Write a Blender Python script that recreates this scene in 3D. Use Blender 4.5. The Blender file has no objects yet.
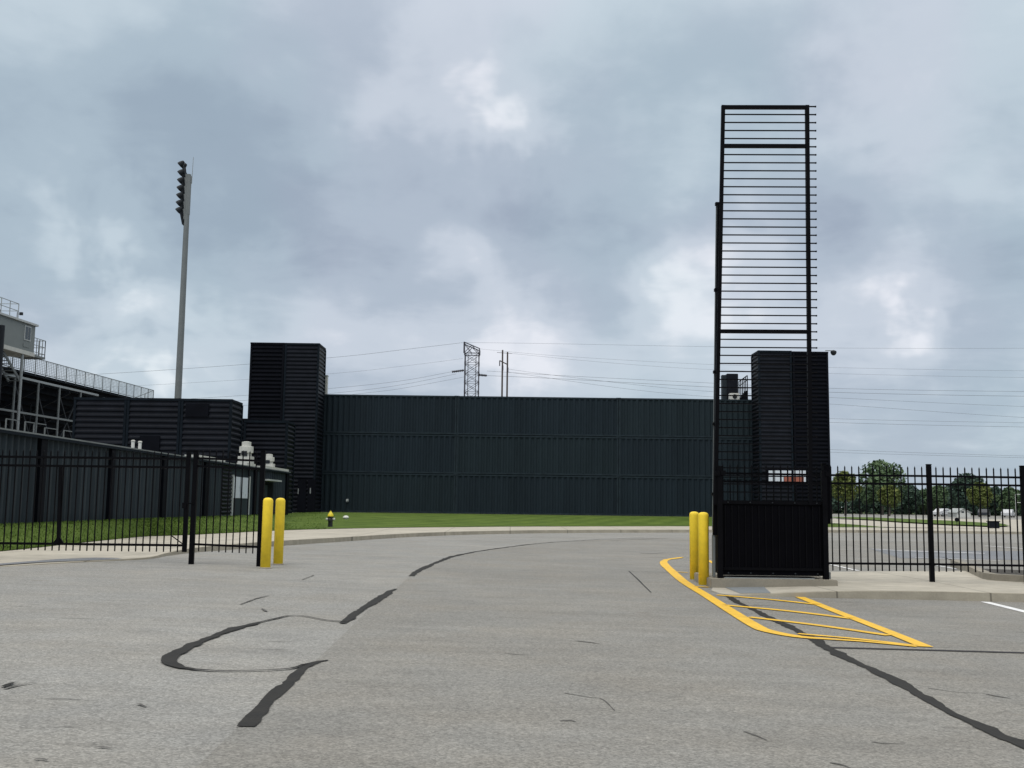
import bpy, bmesh, math, random
from mathutils import Vector, Matrix
R = math.radians
random.seed(7)
scene = bpy.context.scene
COL = scene.collection

# ------------------------------------------------------------------ camera
FPX, CAMZ = 1050.0, 1.55
PITCH = math.atan((502.5 - 384) / FPX)
ROLL = math.atan(0.0127)
_f = Vector((0, math.cos(PITCH), math.sin(PITCH)))
_u0 = Vector((0, -math.sin(PITCH), math.cos(PITCH)))
_r0 = Vector((1, 0, 0))
_r = _r0 * math.cos(ROLL) + _u0 * math.sin(ROLL)
_u = -_r0 * math.sin(ROLL) + _u0 * math.cos(ROLL)
EYE = Vector((0, 0, CAMZ))
cd = bpy.data.cameras.new('camera')
cd.sensor_width = 36.0
cd.lens = 36.0 * FPX / 1024
cd.clip_start = 0.1
cd.clip_end = 6000
cam = bpy.data.objects.new('camera', cd)
COL.objects.link(cam)
m3 = Matrix((_r, _u, -_f)).transposed()
cam.matrix_world = Matrix.Translation(EYE) @ m3.to_4x4()
scene.camera = cam

def ray(px, py):
    return _f + _r * ((px - 512) / FPX) + _u * ((384 - py) / FPX)

def D(px, py, Y):                       # the point of the place seen at a picture position, at distance Y
    d = ray(px, py)
    return EYE + d * (Y / d.y)

def sstep(a, b, x):
    t = min(1, max(0, (x - a) / (b - a)))
    return t * t * (3 - 2 * t)

def G(x, y):                            # height of the paved ground: two per cent crossfall near the gates
    return -0.02 * max(-9, min(9, x)) * (1 - sstep(26, 46, y))

def Gd(px, py, off=0.0):
    d = ray(px, py)
    z = off
    p = None
    for _ in range(40):
        t = (z - CAMZ) / d.z
        p = EYE + d * t
        z = 0.5 * z + 0.5 * (G(p.x, p.y) + off)
    p.z = G(p.x, p.y) + off
    return p

def XatY(px, Y, z=1.5):                 # sideways position of a picture column at distance Y, height z
    py = 505
    for _ in range(4):
        p = D(px, py, Y)
        py += (p.z - z) * FPX / Y
    return D(px, py, Y).x

def ZatY(px, py, Y):
    return D(px, py, Y).z

# ------------------------------------------------------------------ object helpers
def tag(o, label=None, cat=None, group=None, kind=None):
    if label: o['label'] = label
    if cat: o['category'] = cat
    if group: o['group'] = group
    if kind: o['kind'] = kind
    return o

def empty(name, loc, label, cat, group=None, rz=0):
    o = bpy.data.objects.new(name, None)
    o.empty_display_size = 0.2
    COL.objects.link(o)
    o.location = loc
    o.rotation_euler = (0, 0, rz)
    tag(o, label, cat, group)
    return o

class MB:
    def __init__(s):
        s.v, s.f, s.smooth = [], [], False
    def add(s, vs, fs):
        n = len(s.v)
        s.v += [tuple(v) for v in vs]
        s.f += [tuple(n + i for i in f) for f in fs]
        return s
    def box(s, a, b):
        (x0, y0, z0), (x1, y1, z1) = a, b
        x0, x1 = min(x0, x1), max(x0, x1); y0, y1 = min(y0, y1), max(y0, y1); z0, z1 = min(z0, z1), max(z0, z1)
        return s.add([(x0, y0, z0), (x1, y0, z0), (x1, y1, z0), (x0, y1, z0), (x0, y0, z1), (x1, y0, z1), (x1, y1, z1), (x0, y1, z1)],
                     [(0, 3, 2, 1), (4, 5, 6, 7), (0, 1, 5, 4), (1, 2, 6, 5), (2, 3, 7, 6), (3, 0, 4, 7)])
    def bar(s, p, q, w, h=None, up=(0, 0, 1)):
        p, q = Vector(p), Vector(q)
        h = w if h is None else h
        d = (q - p).normalized()
        upv = Vector(up)
        if abs(d.dot(upv)) > 0.95:
            upv = Vector((0, 1, 0))
        a = d.cross(upv).normalized() * (w / 2)
        b = a.normalized().cross(d).normalized() * (h / 2)
        vs = []
        for c in (p, q):
            vs += [c - a - b, c + a - b, c + a + b, c - a + b]
        return s.add(vs, [(0, 1, 2, 3), (7, 6, 5, 4), (0, 4, 5, 1), (1, 5, 6, 2), (2, 6, 7, 3), (3, 7, 4, 0)])
    def tube(s, p, q, r0, r1=None, n=10, caps=True):
        p, q = Vector(p), Vector(q)
        r1 = r0 if r1 is None else r1
        d = (q - p).normalized()
        t = Vector((0, 0, 1)) if abs(d.z) < 0.95 else Vector((1, 0, 0))
        a = d.cross(t).normalized(); b = d.cross(a)
        vs = []
        for c, r in ((p, r0), (q, r1)):
            for i in range(n):
                t = 2 * math.pi * i / n
                vs.append(c + a * math.cos(t) * r + b * math.sin(t) * r)
        fs = [(i, n + i, n + (i + 1) % n, (i + 1) % n) for i in range(n)]
        if caps:
            fs += [tuple(range(n)), tuple(range(2 * n - 1, n - 1, -1))]
        return s.add(vs, fs)
    def lathe(s, prof, c=(0, 0, 0), n=20, axis='z'):
        vs, fs = [], []
        for (r, z) in prof:
            for i in range(n):
                t = 2 * math.pi * i / n
                if axis == 'z': q = (c[0] + r * math.cos(t), c[1] + r * math.sin(t), c[2] + z)
                elif axis == 'x': q = (c[0] + z, c[1] + r * math.cos(t), c[2] + r * math.sin(t))
                else: q = (c[0] + r * math.cos(t), c[1] + z, c[2] + r * math.sin(t))
                vs.append(q)
        for k in range(len(prof) - 1):
            for i in range(n):
                fs.append((k * n + i, k * n + (i + 1) % n, (k + 1) * n + (i + 1) % n, (k + 1) * n + i))
        fs.append(tuple(range(n - 1, -1, -1)))
        fs.append(tuple((len(prof) - 1) * n + i for i in range(n)))
        return s.add(vs, fs)
    def build(s, name, mat, parent=None, bevel=0, smooth=False, local=None):
        me = bpy.data.meshes.new(name)
        vs = s.v
        base = local if local is not None else (parent_world(parent) if parent else None)
        if base is not None:
            vs = [(v[0] - base[0], v[1] - base[1], v[2] - base[2]) for v in vs]
        me.from_pydata(vs, [], s.f)
        bm = bmesh.new(); bm.from_mesh(me)
        bmesh.ops.recalc_face_normals(bm, faces=bm.faces)
        if bevel:
            bmesh.ops.bevel(bm, geom=[e for e in bm.edges], offset=bevel, segments=2, affect='EDGES', clamp_overlap=True)
        bm.to_mesh(me); bm.free()
        if smooth:
            for p in me.polygons: p.use_smooth = True
        me.materials.append(mat)
        o = bpy.data.objects.new(name, me)
        COL.objects.link(o)
        if parent is not None:
            o.parent = parent
        return o

def parent_world(p):                    # things are unrotated while built, so offsets simply add up
    x = Vector((0, 0, 0))
    while p is not None:
        x = x + p.location
        p = p.parent
    return x

def top_mesh(mb, name, mat, base, **k): # a thing that is one mesh, origin at its base
    o = mb.build(name, mat, None, local=base, **k)
    o.location = base
    return o

def copy_tree(o, parent=None):
    c = o.copy(); COL.objects.link(c)
    if parent is not None: c.parent = parent
    for ch in list(o.children): copy_tree(ch, c)
    return c

# ------------------------------------------------------------------ materials
def mat(name, col, rough=0.6, var=0.15, scale=3.0, metal=0.0, bump=0.0, bscale=40.0, spec=0.5, streak=0.0, stretch=(1, 1, 1)):
    m = bpy.data.materials.new(name); m.use_nodes = True
    nt = m.node_tree; N = nt.nodes; L = nt.links
    b = N['Principled BSDF']
    b.inputs['Roughness'].default_value = rough
    b.inputs['Metallic'].default_value = metal
    b.inputs['Specular IOR Level'].default_value = spec
    tc = N.new('ShaderNodeTexCoord')
    mp = N.new('ShaderNodeMapping'); mp.inputs['Scale'].default_value = stretch
    L.new(tc.outputs['Object'], mp.inputs['Vector'])
    n = N.new('ShaderNodeTexNoise'); n.inputs['Scale'].default_value = scale; n.inputs['Detail'].default_value = 6
    n.inputs['Roughness'].default_value = 0.65
    L.new(mp.outputs[0], n.inputs['Vector'])
    mr = N.new('ShaderNodeMapRange')
    mr.inputs['From Min'].default_value = 0.3; mr.inputs['From Max'].default_value = 0.7
    mr.inputs['To Min'].default_value = 1 - var; mr.inputs['To Max'].default_value = 1 + var
    L.new(n.outputs['Fac'], mr.inputs['Value'])
    mul = N.new('ShaderNodeVectorMath'); mul.operation = 'SCALE'
    mul.inputs[0].default_value = col
    L.new(mr.outputs[0], mul.inputs['Scale'])
    out = mul.outputs[0]
    L.new(out, b.inputs['Base Color'])
    rr = N.new('ShaderNodeMapRange')
    rr.inputs['To Min'].default_value = max(0.05, rough - 0.12); rr.inputs['To Max'].default_value = min(1, rough + 0.12)
    L.new(n.outputs['Fac'], rr.inputs['Value']); L.new(rr.outputs[0], b.inputs['Roughness'])
    if bump:
        n2 = N.new('ShaderNodeTexNoise'); n2.inputs['Scale'].default_value = bscale; n2.inputs['Detail'].default_value = 4
        L.new(tc.outputs['Object'], n2.inputs['Vector'])
        bp = N.new('ShaderNodeBump'); bp.inputs['Strength'].default_value = bump; bp.inputs['Distance'].default_value = 0.02
        L.new(n2.outputs['Fac'], bp.inputs['Height']); L.new(bp.outputs[0], b.inputs['Normal'])
    return m

def asphalt(name, base, warm, crack=True, grain=1.0):
    m = bpy.data.materials.new(name); m.use_nodes = True
    nt = m.node_tree; N = nt.nodes; L = nt.links
    b = N['Principled BSDF']; b.inputs['Roughness'].default_value = 0.85; b.inputs['Specular IOR Level'].default_value = 0.3
    geo = N.new('ShaderNodeNewGeometry')
    def noise(scale, detail, stretch=(1, 1, 1), rough=0.6, rot=0, dist=0):
        mp = N.new('ShaderNodeMapping'); mp.inputs['Scale'].default_value = stretch; mp.inputs['Rotation'].default_value = (0, 0, rot)
        L.new(geo.outputs['Position'], mp.inputs['Vector'])
        n = N.new('ShaderNodeTexNoise'); n.inputs['Scale'].default_value = scale; n.inputs['Detail'].default_value = detail
        n.inputs['Roughness'].default_value = rough; n.inputs['Distortion'].default_value = dist
        L.new(mp.outputs[0], n.inputs['Vector']); return n.outputs['Fac']
    def rng(v, a, c, lo, hi, cl=True):
        r = N.new('ShaderNodeMapRange'); r.clamp = cl
        for k, x in zip(('From Min', 'From Max', 'To Min', 'To Max'), (a, c, lo, hi)): r.inputs[k].default_value = x
        L.new(v, r.inputs['Value']); return r.outputs[0]
    def mul(a, c):
        x = N.new('ShaderNodeMath'); x.operation = 'MULTIPLY'; L.new(a, x.inputs[0]); L.new(c, x.inputs[1]); return x.outputs[0]
    big = rng(noise(0.22, 6, (1, 1.4, 1), 0.62, 0.2, 0.5), 0.3, 0.7, 0.89, 1.09)
    mid = rng(noise(1.3, 7, (0.9, 1.2, 1), 0.68, 0.25), 0.3, 0.7, 0.91, 1.07)
    streak = rng(noise(1.0, 4, (0.35, 3.2, 1), rot=0.15), 0.38, 0.74, 1.04, 0.90)
    vo = N.new('ShaderNodeTexVoronoi'); vo.inputs['Scale'].default_value = 70.0
    L.new(geo.outputs['Position'], vo.inputs['Vector'])
    sep = N.new('ShaderNodeSeparateColor'); L.new(vo.outputs['Color'], sep.inputs[0])
    g1 = rng(sep.outputs[0], 0, 1, 1 - 0.30 * grain, 1 + 0.27 * grain)
    g2 = rng(noise(22, 3), 0.3, 0.7, 1 - 0.16 * grain, 1 + 0.15 * grain)
    fac = mul(mul(mul(big, mid), streak), mul(g1, g2))
    if crack:
        c1 = rng(noise(1.1, 3, (0.55, 2.6, 1), 0.55, 0.3, 0.6), 0.655, 0.70, 1.0, 0.6)
        gate = rng(noise(0.5, 2), 0.5, 0.6, 0, 1)
        mx = N.new('ShaderNodeMix'); mx.inputs[2].default_value = 1.0
        L.new(gate, mx.inputs[0]); L.new(c1, mx.inputs[3])
        fac = mul(fac, mx.outputs[0])
    tint = N.new('ShaderNodeMix'); tint.data_type = 'RGBA'
    tint.inputs[6].default_value = (*base, 1); tint.inputs[7].default_value = (*warm, 1)
    L.new(rng(noise(0.6, 5), 0.4, 0.68, 0, 1), tint.inputs[0])
    rust = N.new('ShaderNodeMix'); rust.data_type = 'RGBA'; rust.inputs[7].default_value = (.17, .12, .08, 1)
    rspot = mul(rng(noise(2.2, 5, (.5, 2.4, 1), .6, .2), .66, .73, 0, .55), rng(noise(.35, 2), .5, .6, 0, 1))
    L.new(rspot, rust.inputs[0]); L.new(tint.outputs[2], rust.inputs[6])
    sc = N.new('ShaderNodeVectorMath'); sc.operation = 'SCALE'
    L.new(rust.outputs[2], sc.inputs[0]); L.new(fac, sc.inputs['Scale'])
    L.new(sc.outputs[0], b.inputs['Base Color'])
    bp = N.new('ShaderNodeBump'); bp.inputs['Strength'].default_value = 0.5; bp.inputs['Distance'].default_value = 0.006
    L.new(g1, bp.inputs['Height']); L.new(bp.outputs[0], b.inputs['Normal'])
    return m

def concrete(name, base, seam=None):
    m = bpy.data.materials.new(name); m.use_nodes = True
    nt = m.node_tree; N = nt.nodes; L = nt.links
    b = N['Principled BSDF']; b.inputs['Roughness'].default_value = 0.85; b.inputs['Specular IOR Level'].default_value = 0.3
    geo = N.new('ShaderNodeNewGeometry')
    vals = []
    for sc, lo, hi, st in ((0.5, .90, 1.08, (1, 1, 1)), (3.0, .90, 1.07, (1, 1, 2)), (30, .93, 1.06, (1, 1, 1)), (1.2, 1.05, .80, (1, 3, 1))):
        mp = N.new('ShaderNodeMapping'); mp.inputs['Scale'].default_value = st
        L.new(geo.outputs['Position'], mp.inputs['Vector'])
        n = N.new('ShaderNodeTexNoise'); n.inputs['Scale'].default_value = sc; n.inputs['Detail'].default_value = 5
        L.new(mp.outputs[0], n.inputs['Vector'])
        r = N.new('ShaderNodeMapRange'); r.inputs['From Min'].default_value = .3; r.inputs['From Max'].default_value = .72
        r.inputs['To Min'].default_value = lo; r.inputs['To Max'].default_value = hi
        L.new(n.outputs['Fac'], r.inputs['Value']); vals.append(r.outputs[0])
    v = vals[0]
    for w in vals[1:]:
        x = N.new('ShaderNodeMath'); x.operation = 'MULTIPLY'; L.new(v, x.inputs[0]); L.new(w, x.inputs[1]); v = x.outputs[0]
    if seam:                            # cut control joints every few metres
        sp = N.new('ShaderNodeSeparateXYZ'); L.new(geo.outputs['Position'], sp.inputs[0])
        md = N.new('ShaderNodeMath'); md.operation = 'PINGPONG'; md.inputs[1].default_value = seam / 2
        L.new(sp.outputs[0], md.inputs[0])
        r = N.new('ShaderNodeMapRange'); r.inputs['From Min'].default_value = .012; r.inputs['From Max'].default_value = .022
        r.inputs['To Min'].default_value = .5; r.inputs['To Max'].default_value = 1
        L.new(md.outputs[0], r.inputs['Value'])
        x = N.new('ShaderNodeMath'); x.operation = 'MULTIPLY'; L.new(v, x.inputs[0]); L.new(r.outputs[0], x.inputs[1]); v = x.outputs[0]
    s = N.new('ShaderNodeVectorMath'); s.operation = 'SCALE'; s.inputs[0].default_value = base
    L.new(v, s.inputs['Scale']); L.new(s.outputs[0], b.inputs['Base Color'])
    bp = N.new('ShaderNodeBump'); bp.inputs['Strength'].default_value = 0.2; bp.inputs['Distance'].default_value = 0.01
    L.new(vals[2], bp.inputs['Height']); L.new(bp.outputs[0], b.inputs['Normal'])
    return m

def worn_paint(name, col, under, lo=.60, hi=.66):
    m = mat(name, col, .65, .13, 5)
    nt = m.node_tree; N = nt.nodes; L = nt.links
    b = N['Principled BSDF']; src = b.inputs['Base Color'].links[0].from_socket
    geo = N.new('ShaderNodeNewGeometry')
    n = N.new('ShaderNodeTexNoise'); n.inputs['Scale'].default_value = 9; n.inputs['Detail'].default_value = 9; n.inputs['Roughness'].default_value = .8
    L.new(geo.outputs['Position'], n.inputs['Vector'])
    r = N.new('ShaderNodeMapRange'); r.inputs['From Min'].default_value = lo; r.inputs['From Max'].default_value = hi; r.inputs['To Max'].default_value = .8
    L.new(n.outputs['Fac'], r.inputs['Value'])
    mx = N.new('ShaderNodeMix'); mx.data_type = 'RGBA'; mx.inputs[7].default_value = (*under, 1)
    L.new(r.outputs[0], mx.inputs[0]); L.new(src, mx.inputs[6]); L.new(mx.outputs[2], b.inputs['Base Color'])
    return m

def grass_mat(name, a, c):
    m = bpy.data.materials.new(name); m.use_nodes = True
    nt = m.node_tree; N = nt.nodes; L = nt.links
    b = N['Principled BSDF']; b.inputs['Roughness'].default_value = 0.9; b.inputs['Specular IOR Level'].default_value = 0.15
    geo = N.new('ShaderNodeNewGeometry')
    mp = N.new('ShaderNodeMapping'); mp.inputs['Rotation'].default_value = (0, 0, 0.5)
    L.new(geo.outputs['Position'], mp.inputs['Vector'])
    w = N.new('ShaderNodeTexWave'); w.inputs['Scale'].default_value = 0.22; w.inputs['Distortion'].default_value = 1.2; w.inputs['Detail'].default_value = 2
    L.new(mp.outputs[0], w.inputs['Vector'])
    n = N.new('ShaderNodeTexNoise'); n.inputs['Scale'].default_value = 0.7; n.inputs['Detail'].default_value = 8; n.inputs['Roughness'].default_value = .75
    L.new(geo.outputs['Position'], n.inputs['Vector'])
    n2 = N.new('ShaderNodeTexNoise'); n2.inputs['Scale'].default_value = 14; n2.inputs['Detail'].default_value = 4
    L.new(geo.outputs['Position'], n2.inputs['Vector'])
    add = N.new('ShaderNodeMath'); add.operation = 'MULTIPLY_ADD'; add.inputs[1].default_value = 0.14
    L.new(w.outputs['Fac'], add.inputs[0]); L.new(n.outputs['Fac'], add.inputs[2])
    add2 = N.new('ShaderNodeMath'); add2.operation = 'MULTIPLY_ADD'; add2.inputs[1].default_value = 0.5
    L.new(n2.outputs['Fac'], add2.inputs[0]); L.new(add.outputs[0], add2.inputs[2])
    r = N.new('ShaderNodeMapRange'); r.inputs['From Min'].default_value = .52; r.inputs['From Max'].default_value = 1.10
    L.new(add2.outputs[0], r.inputs['Value'])
    mx = N.new('ShaderNodeMix'); mx.data_type = 'RGBA'; mx.inputs[6].default_value = (*a, 1); mx.inputs[7].default_value = (*c, 1)
    L.new(r.outputs[0], mx.inputs[0]); L.new(mx.outputs[2], b.inputs['Base Color'])
    bp = N.new('ShaderNodeBump'); bp.inputs['Strength'].default_value = 0.7; bp.inputs['Distance'].default_value = 0.05
    L.new(n2.outputs['Fac'], bp.inputs['Height']); L.new(bp.outputs[0], b.inputs['Normal'])
    return m

def leaf_mat(name, a, c):
    m = bpy.data.materials.new(name); m.use_nodes = True
    nt = m.node_tree; N = nt.nodes; L = nt.links
    b = N['Principled BSDF']; b.inputs['Roughness'].default_value = 0.75; b.inputs['Specular IOR Level'].default_value = 0.2
    geo = N.new('ShaderNodeNewGeometry')
    mx = N.new('ShaderNodeMix'); mx.data_type = 'RGBA'; mx.inputs[6].default_value = (*a, 1); mx.inputs[7].default_value = (*c, 1)
    L.new(geo.outputs['Random Per Island'], mx.inputs[0]); L.new(mx.outputs[2], b.inputs['Base Color'])
    return m

M = dict(
    asphalt=asphalt('aged_asphalt', (.258, .254, .239), (.268, .256, .231)),
    lane=asphalt('lane_asphalt', (.224, .218, .201), (.234, .220, .194)),
    bluish=asphalt('newer_asphalt', (.185, .195, .212), (.20, .205, .215), crack=False),
    concrete=concrete('pale_concrete', (.46, .425, .355), 3.0),
    kerb=concrete('kerb_concrete', (.37, .335, .265), 3.0),
    slab=concrete('footing_concrete', (.31, .282, .228)),
    tactile=mat('slate_blue_paving', (.20, .215, .225), .8, .12, 30, bump=.3),
    gravel=concrete('yard_gravel', (.20, .19, .17)),
    tar=mat('crack_sealant', (.028, .0265, .024), .7, .3, 5, bump=.2, spec=.12),
    crack=mat('open_crack', (.12, .117, .11), .9, .35, 8, spec=.1),
    joint=mat('joint_filler', (.045, .043, .045), .8, .2, 4, spec=.1),
    yellow_line=worn_paint('yellow_road_paint', (.76, .45, .025), (.22, .19, .13), .57, .66),
    white_line=worn_paint('white_road_paint', (.75, .75, .75), (.25, .25, .24), .58, .66),
    bollard=worn_paint('yellow_plastic', (.93, .67, .035), (.42, .33, .06), .66, .76),
    black=mat('black_powder_coat', (.003, .003, .0042), .5, .25, 5, spec=.06),
    cabinet=mat('black_sheet_steel', (.0022, .0022, .0035), .6, .3, 2, spec=.04),
    navy=mat('dark_slate_paint', (.0166, .0252, .0328), .6, .17, .6, spec=.1, stretch=(1.6, 1, .22)),
    navy2=mat('dark_slate_paint_greener', (.0176, .0268, .0328), .6, .17, .6, spec=.1, stretch=(1.6, 1, .22)),
    navy3=mat('dark_slate_paint_faded', (.0162, .0242, .0312), .6, .17, .5, spec=.1, stretch=(1.6, 1, .22)),
    rail=mat('slate_container_rail', (.0200, .0300, .0375), .6, .3, 1.5, spec=.12),
    ink=mat('near_black_paint', (.0090, .0108, .0160), .5, .35, .8, spec=.14),
    ink2=mat('black_paint', (.0042, .0050, .0080), .6, .3, .8, spec=.06),
    sheet=mat('grey_green_sheeting', (.026, .035, .042), .55, .28, 1.0, spec=.12, stretch=(1.4, 1.4, .25)),
    frame=mat('dark_container_frame', (.008, .012, .017), .6, .25, 2, spec=.06),
    galv=mat('galvanised_steel', (.30, .32, .32), .5, .12, 4, metal=.4),
    polegrey=mat('weathered_grey_pole', (.15, .165, .165), .55, .1, 1.5),
    lamp=mat('dark_lamp_housing', (.015, .018, .022), .55, .2, 4, spec=.2),
    boxgrey=mat('grey_green_siding', (.175, .195, .19), .6, .08, 2),
    rooftrim=mat('pale_metal_trim', (.42, .44, .43), .5, .1, 2),
    deck=mat('dark_steel_deck', (.007, .009, .014), .7, .25, 1, spec=.1),
    white=mat('white_enamel', (.66, .66, .62), .5, .07, 3),
    offwhite=mat('weathered_white', (.50, .50, .46), .6, .12, 3),
    glass=mat('dark_glass', (.03, .04, .05), .12, .1, 1),
    pane=mat('white_shade_behind_glass', (.62, .66, .72), .3, .05, 2),
    red=mat('brick_red_panel', (.32, .095, .06), .6, .15, 4),
    hydblack=mat('hydrant_black', (.012, .012, .014), .4, .2, 5),
    hydyellow=mat('hydrant_yellow', (.68, .55, .02), .45, .08, 5),
    lattice=mat('lattice_steel', (.05, .05, .065), .6, .2, 1),
    wood=mat('old_timber_pole', (.075, .06, .05), .85, .2, 2),
    wire=mat('aluminium_cable', (.12, .13, .145), .5, .1, 1),
    grass=grass_mat('lawn_grass', (.040, .074, .010), (.112, .165, .030)),
    blade=leaf_mat('grass_blade_green', (.040, .085, .012), (.13, .19, .035)),
    drygrass=grass_mat('field_grass', (.06, .085, .03), (.10, .13, .05)),
    mulch=mat('dark_mulch', (.04, .035, .028), .95, .4, 12, bump=.6),
    bark=mat('grey_bark', (.10, .085, .07), .9, .25, 6),
    leafd=leaf_mat('dark_foliage', (.036, .066, .056), (.078, .122, .082)),  # far leaves: haze is put into the colour, lightened and turned bluish
    leafm=leaf_mat('mid_foliage', (.056, .10, .052), (.125, .18, .088)),
    leafy=leaf_mat('yellow_green_foliage', (.075, .110, .030), (.165, .185, .055)),
    carwhite=mat('white_car_paint', (.55, .56, .58), .25, .03, 1),
    cardark=mat('dark_car_paint', (.03, .035, .045), .28, .03, 1),
    tyre=mat('tyre_rubber', (.012, .012, .012), .8, .2, 6),
)

# ------------------------------------------------------------------ world: overcast sky
SUN_EL, SUN_AZ = R(52), R(205)          # azimuth measured from +Y clockwise; the brightest part of the cloud is behind the left shoulder
w = bpy.data.worlds.new('World'); scene.world = w; w.use_nodes = True
nt = w.node_tree; N = nt.nodes; L = nt.links
bg = N['Background']; bg.inputs['Strength'].default_value = 0.1
sky = N.new('ShaderNodeTexSky'); sky.sky_type = 'NISHITA'; sky.sun_disc = False
sky.sun_elevation = SUN_EL; sky.sun_rotation = SUN_AZ
tc = N.new('ShaderNodeTexCoord')
def vm(op, a=None, b=None, c=None):
    n = N.new('ShaderNodeVectorMath'); n.operation = op
    for i, x in enumerate((a, b, c)):
        if x is None: continue
        if hasattr(x, 'is_output'): L.new(x, n.inputs[i])
        else: n.inputs[i].default_value = x
    return n
def mt(op, a, b=0.0, clamp=False):
    n = N.new('ShaderNodeMath'); n.operation = op; n.use_clamp = clamp
    for i, x in enumerate((a, b)):
        if hasattr(x, 'is_output'): L.new(x, n.inputs[i])
        else: n.inputs[i].default_value = x
    return n.outputs[0]
def mr(v, a, b, lo, hi, smooth=True):
    n = N.new('ShaderNodeMapRange'); n.interpolation_type = 'SMOOTHSTEP' if smooth else 'LINEAR'
    L.new(v, n.inputs['Value'])
    for k, x in zip(('From Min', 'From Max', 'To Min', 'To Max'), (a, b, lo, hi)): n.inputs[k].default_value = x
    return n.outputs[0]
direc = vm('NORMALIZE', tc.outputs['Generated']).outputs[0]
sep = N.new('ShaderNodeSeparateXYZ'); L.new(direc, sep.inputs[0])
zc = mt('ADD', mt('MAXIMUM', sep.outputs[2], 0.0), 0.22)
inv = mt('DIVIDE', 1.0, zc)
proj = vm('SCALE', direc); L.new(inv, proj.inputs['Scale'])
def wnoise(vec, scale, detail, rough=0.5, off=(0, 0, 0), dist=0.0):
    a = vm('ADD', vec, off)
    n = N.new('ShaderNodeTexNoise'); n.inputs['Scale'].default_value = scale; n.inputs['Detail'].default_value = detail
    n.inputs['Roughness'].default_value = rough; n.inputs['Distortion'].default_value = dist
    L.new(a.outputs[0], n.inputs['Vector']); return n
n1 = wnoise(proj.outputs[0], 1.5, 6, 0.52, (3.1, 7.7, 0), 0.25).outputs['Fac']
n2 = wnoise(proj.outputs[0], 4.2, 7, 0.55, (11, 2, 0), 0.3).outputs['Fac']
n3 = wnoise(direc, 9.0, 4, 0.52, (1, 8, 4), 0.4).outputs['Fac']
lob = mr(n3, .34, .68, .45, 1.4)
nw = wnoise(direc, 7.5, 4, 0.55, (5, 5, 5)).outputs['Color']
warp = vm('MULTIPLY_ADD', nw, (0.17, 0.17, 0.17), (-0.085, -0.085, -0.085)).outputs[0]
dw = vm('ADD', direc, warp).outputs[0]
cloud = mt('ADD', mt('MULTIPLY', mt('SUBTRACT', n1, 0.5), 0.5), mt('MULTIPLY', mt('SUBTRACT', n2, 0.5), 0.40))
cloud = mt('ADD', cloud, mt('MULTIPLY', mt('SUBTRACT', n3, 0.5), 0.28))
LOBES = [  # (picture x, y, radius in px, amount): thin bright gaps and thicker dark banks of the layer
    (460, 122, 80, .32), (530, 142, 60, .20), (365, 125, 40, .10), (95, 245, 70, .30), (35, 240, 45, .10), (235, 275, 60, .08),
    (480, 255, 60, .20), (130, 355, 80, .28), (210, 362, 60, .25), (320, 300, 70, .08), (385, 365, 90, .10),
    (520, 370, 80, .20), (925, 300, 60, .36), (900, 330, 60, .18), (675, 235, 60, .22), (690, 300, 70, .16),
    (860, 95, 70, .13), (760, 270, 60, .16), (540, 20, 120, .06), (1000, 60, 120, .05), (960, 200, 90, .07),
    (60, 275, 70, -.20), (120, 325, 75, -.17), (250, 120, 170, -.13), (300, 215, 120, -.13), (430, 300, 60, -.10),
    (600, 190, 110, -.10), (600, 330, 70, -.12), (890, 250, 70, -.14), (990, 290, 70, -.10), (30, 90, 110, -.05), (180, 200, 90, -.08), (960, 420, 110, -.09), (470, 190, 90, -.14), (640, 90, 110, -.05), (830, 160, 90, -.08)]
for (px, py, rad, amt) in LOBES:
    d0 = ray(px, py).normalized()
    dist = vm('DISTANCE', dw, tuple(d0)).outputs['Value']
    one = mr(dist, 0, rad / FPX * 1.45, amt, 0)
    cloud = mt('ADD', cloud, mt('MULTIPLY', one, lob) if amt > .1 else one)
cr = N.new('ShaderNodeValToRGB')
cr.color_ramp.interpolation = 'EASE'
els = cr.color_ramp.elements
els[0].position = 0.0; els[0].color = (.280, .345, .425, 1)
els[1].position = 1.0; els[1].color = (.80, .85, .90, 1)
for pos, c in ((.28, (.350, .425, .515, 1)), (.5, (.435, .520, .605, 1)), (.74, (.570, .650, .725, 1))):
    e = els.new(pos); e.color = c
L.new(mr(cloud, -.495, .345, 0, 1, False), cr.inputs[0])
gain = mr(sep.outputs[2], .38, .95, 1.0, 3.1)
top = N.new('ShaderNodeMix'); top.data_type = 'RGBA'      # the cloud deck overhead is thinner and whiter
L.new(mr(sep.outputs[2], .38, .8, 0, 1), top.inputs[0]); L.new(cr.outputs[0], top.inputs[6]); top.inputs[7].default_value = (.56, .55, .525, 1)
ntint = wnoise(direc, 3.2, 3, 0.5, (9, 1, 2)).outputs['Fac']
hue = N.new('ShaderNodeMix'); hue.data_type = 'RGBA'     # some banks lean mauve, others slightly teal
hue.inputs[6].default_value = (.975, 1.0, 1.0, 1); hue.inputs[7].default_value = (1.025, .99, 1.01, 1)
L.new(mr(ntint, .40, .60, 0, 1), hue.inputs[0])
tinted = vm('MULTIPLY', top.outputs[2], hue.outputs[2])
cs = vm('SCALE', tinted.outputs[0]); L.new(mt('MULTIPLY', gain, 10.0), cs.inputs['Scale'])
mix = N.new('ShaderNodeMix'); mix.data_type = 'RGBA'; mix.inputs[0].default_value = 0.95
L.new(sky.outputs[0], mix.inputs[6]); L.new(cs.outputs[0], mix.inputs[7])
L.new(mix.outputs[2], bg.inputs['Color'])

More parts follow.
